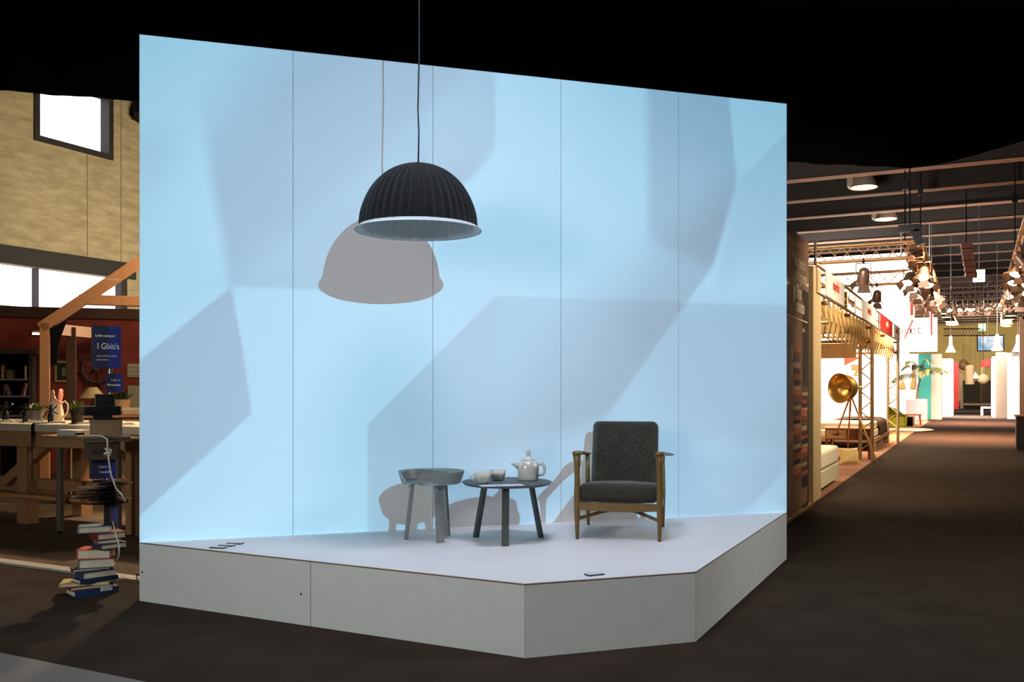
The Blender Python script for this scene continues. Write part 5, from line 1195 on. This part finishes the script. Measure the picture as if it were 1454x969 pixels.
for k in range(14): put((xr + .2 + (-.25 if k % 2 else .2), YN - 2.6 + k * 1.2, TZ1 - .62), 3.1 + R.uniform(-1.8, 1.8), 'floodlight with barn doors clamped under the golden truss right of the aisle', 'floodlights on the right aisle truss', 1.1)
for k in range(9): put((xT + .5 + k * (xr - xT - .9) / 8.0, ya + 3, zc2 - .5), R.uniform(1.0, 5.0), 'small spotlight hanging from the second dark cross truss', 'spotlights on the second dark cross truss', .95)
for k in range(5): put((-3.2 - k * 1.1, YN + 7 - .225, TZ1 - .69), R.uniform(-.4, .4), 'floodlight hanging from the rear golden cross truss', 'floodlights on the rear golden cross truss', 1.2)
# exit signs
exm = M('exit_green', (206, 250, 200), .4, emit=1.3, ecol=(214, 255, 205), var=0); exw = M('exit_white', (90, 190, 110), .5)
for (px, py, Y, s_, lb) in ((1390, 392, 40, .42, 'glowing green emergency exit sign hanging over the aisle'), (1394.5, 465, 78, .5, 'small glowing exit sign far down the hall')):
    p = fp(px, py, Y); o = thing('exit_sign', lb, 'sign', p)
    MB().box(-s_ / 2, s_ / 2, -.06, .06, -s_ * .55, s_ * .55).build('light_box', exm, o, bevel=.01); MB().cyl((0, 0, s_ * .55), (0, 0, HZ - p.z), .012, n=6).build('rod', alu, o)
    MB().vprism([(-s_ * .2, -s_ * .45), (s_ * .25, -s_ * .45), (s_ * .1, -s_ * .25), (-s_ * .1, -s_ * .3)], -.066, -.061).build('pictogram', exw, o)
# high bay dome lamps of the roof
hbm = M('high_bay_metal', (150, 136, 120), .4, .4); hbl = M('high_bay_glow', (255, 224, 180), .4, emit=9.0, ecol=(255, 214, 160), var=0)
hb = thing('high_bay_lamp', 'x', 'lamp')
MB().lathe([(.44, 0), (.42, .12), (.33, .35), (.22, .5), (.16, .7), (.03, .72)], 28, caps=False).build('dome', hbm, hb, smooth='all'); MB().lathe([(.01, .05), (.40, .05), (.40, .03), (.01, .03)], 24).build('lens', hbl, hb)
MB().box(-.5, -.3, -.25, .25, .05, .9).build('bracket', hbm, hb); MB().cyl((0, 0, .7), (0, 0, 3.0), .03, n=6).build('stem', hbm, hb)
spots_ = [(1226.5, 267, 32.6, 'round high bay lamp glowing under the nearest visible roof beam'), (1257.5, 312, 39.7, 'round high bay lamp glowing behind the second roof beam')]
far_ = [(1344, 451, 76), (1348, 457, 82), (1353, 462, 88), (1341, 446, 71), (1435, 449, 74), (1433, 454, 80), (1431, 460, 86), (1430, 464, 92)]
for i, (px, py, Y, lb) in enumerate(spots_):
    o = hb if i == 0 else dup(hb); o.location = fp(px, py, Y); o['label'] = lb
for (px, py, Y) in far_: dup(hb, fp(px, py, Y), label='distant high bay lamp glowing under the far roof', group='distant high bay lamps')
# hanging chain motor and cables
for (px, y0, y1, Y, lb) in ((1285, 240, 352, 31, 'chain hoist cable hanging from the roof to the golden truss'), (1307, 322, 345, 33, 'second chain hoist cable behind the truss corner'), (1441, 310, 375, 34, 'chain hoist cable above the right floodlight truss')):
    p = fp(px, y1, Y); q = fp(px, y0, Y); o = thing('chain_hoist', lb, 'hoist', p)
    MB().cyl((0, 0, 0), (0, 0, HZ - p.z), .022, n=6).build('chain', bsteel, o); MB().obox((0, 0, (HZ - p.z) * .55), (.16, .12, .3)).build('motor', bsteel, o)
p = fp(1372, 372, 36); o = thing('speaker_array', 'hanging cluster of small loudspeakers over the aisle', 'loudspeaker', p)
for k in range(6): MB().obox((0 + .03 * k, 0, .55 - k * .2), (.36, .3, .18), (.08 * k, 0, .15)).build('speaker_box', M('speaker_brown', (150, 104, 90), .5, var=.5, scale=20), o)
MB().cyl((0, 0, .6), (0, 0, HZ - p.z), .02, n=6).build('cable', bsteel, o)
o = thing('moving_light', 'black moving head spotlight hanging above the truss corner', 'spotlight', fp(1292, 332, 28.2))
MB().cyl((0, 0, .1), (0, 0, HZ - fp(1292, 332, 28.2).z), .025, n=6).build('rod', bsteel, o); MB().box(-.3, .3, -.1, .1, .05, .25).build('base', bsteel, o); MB().obox((.2, 0, -.12), (.22, .2, .45), (0, -.4, 0)).build('head', bsteel, o)

# fixture on the concrete wall beside the curtain
p = LF.w(LF.at(193, 172)[0], LF.at(193, 172)[1], .0)
o = thing('wall_floodlight', 'dark floodlight on a wall bracket high beside the window', 'floodlight', (LX, p.y, p.z))
MB().box(.002, .12, -.12, .12, 0, .5).build('bracket', bsteel, o); MB().obox((.3, 0, -.02), (.34, .4, .2), (0, .5, 0)).build('head', bsteel, o, bevel=.02); MB().cyl((.2, 0, .02), (.14, 0, .3), .03, n=8).build('arm', bsteel, o)
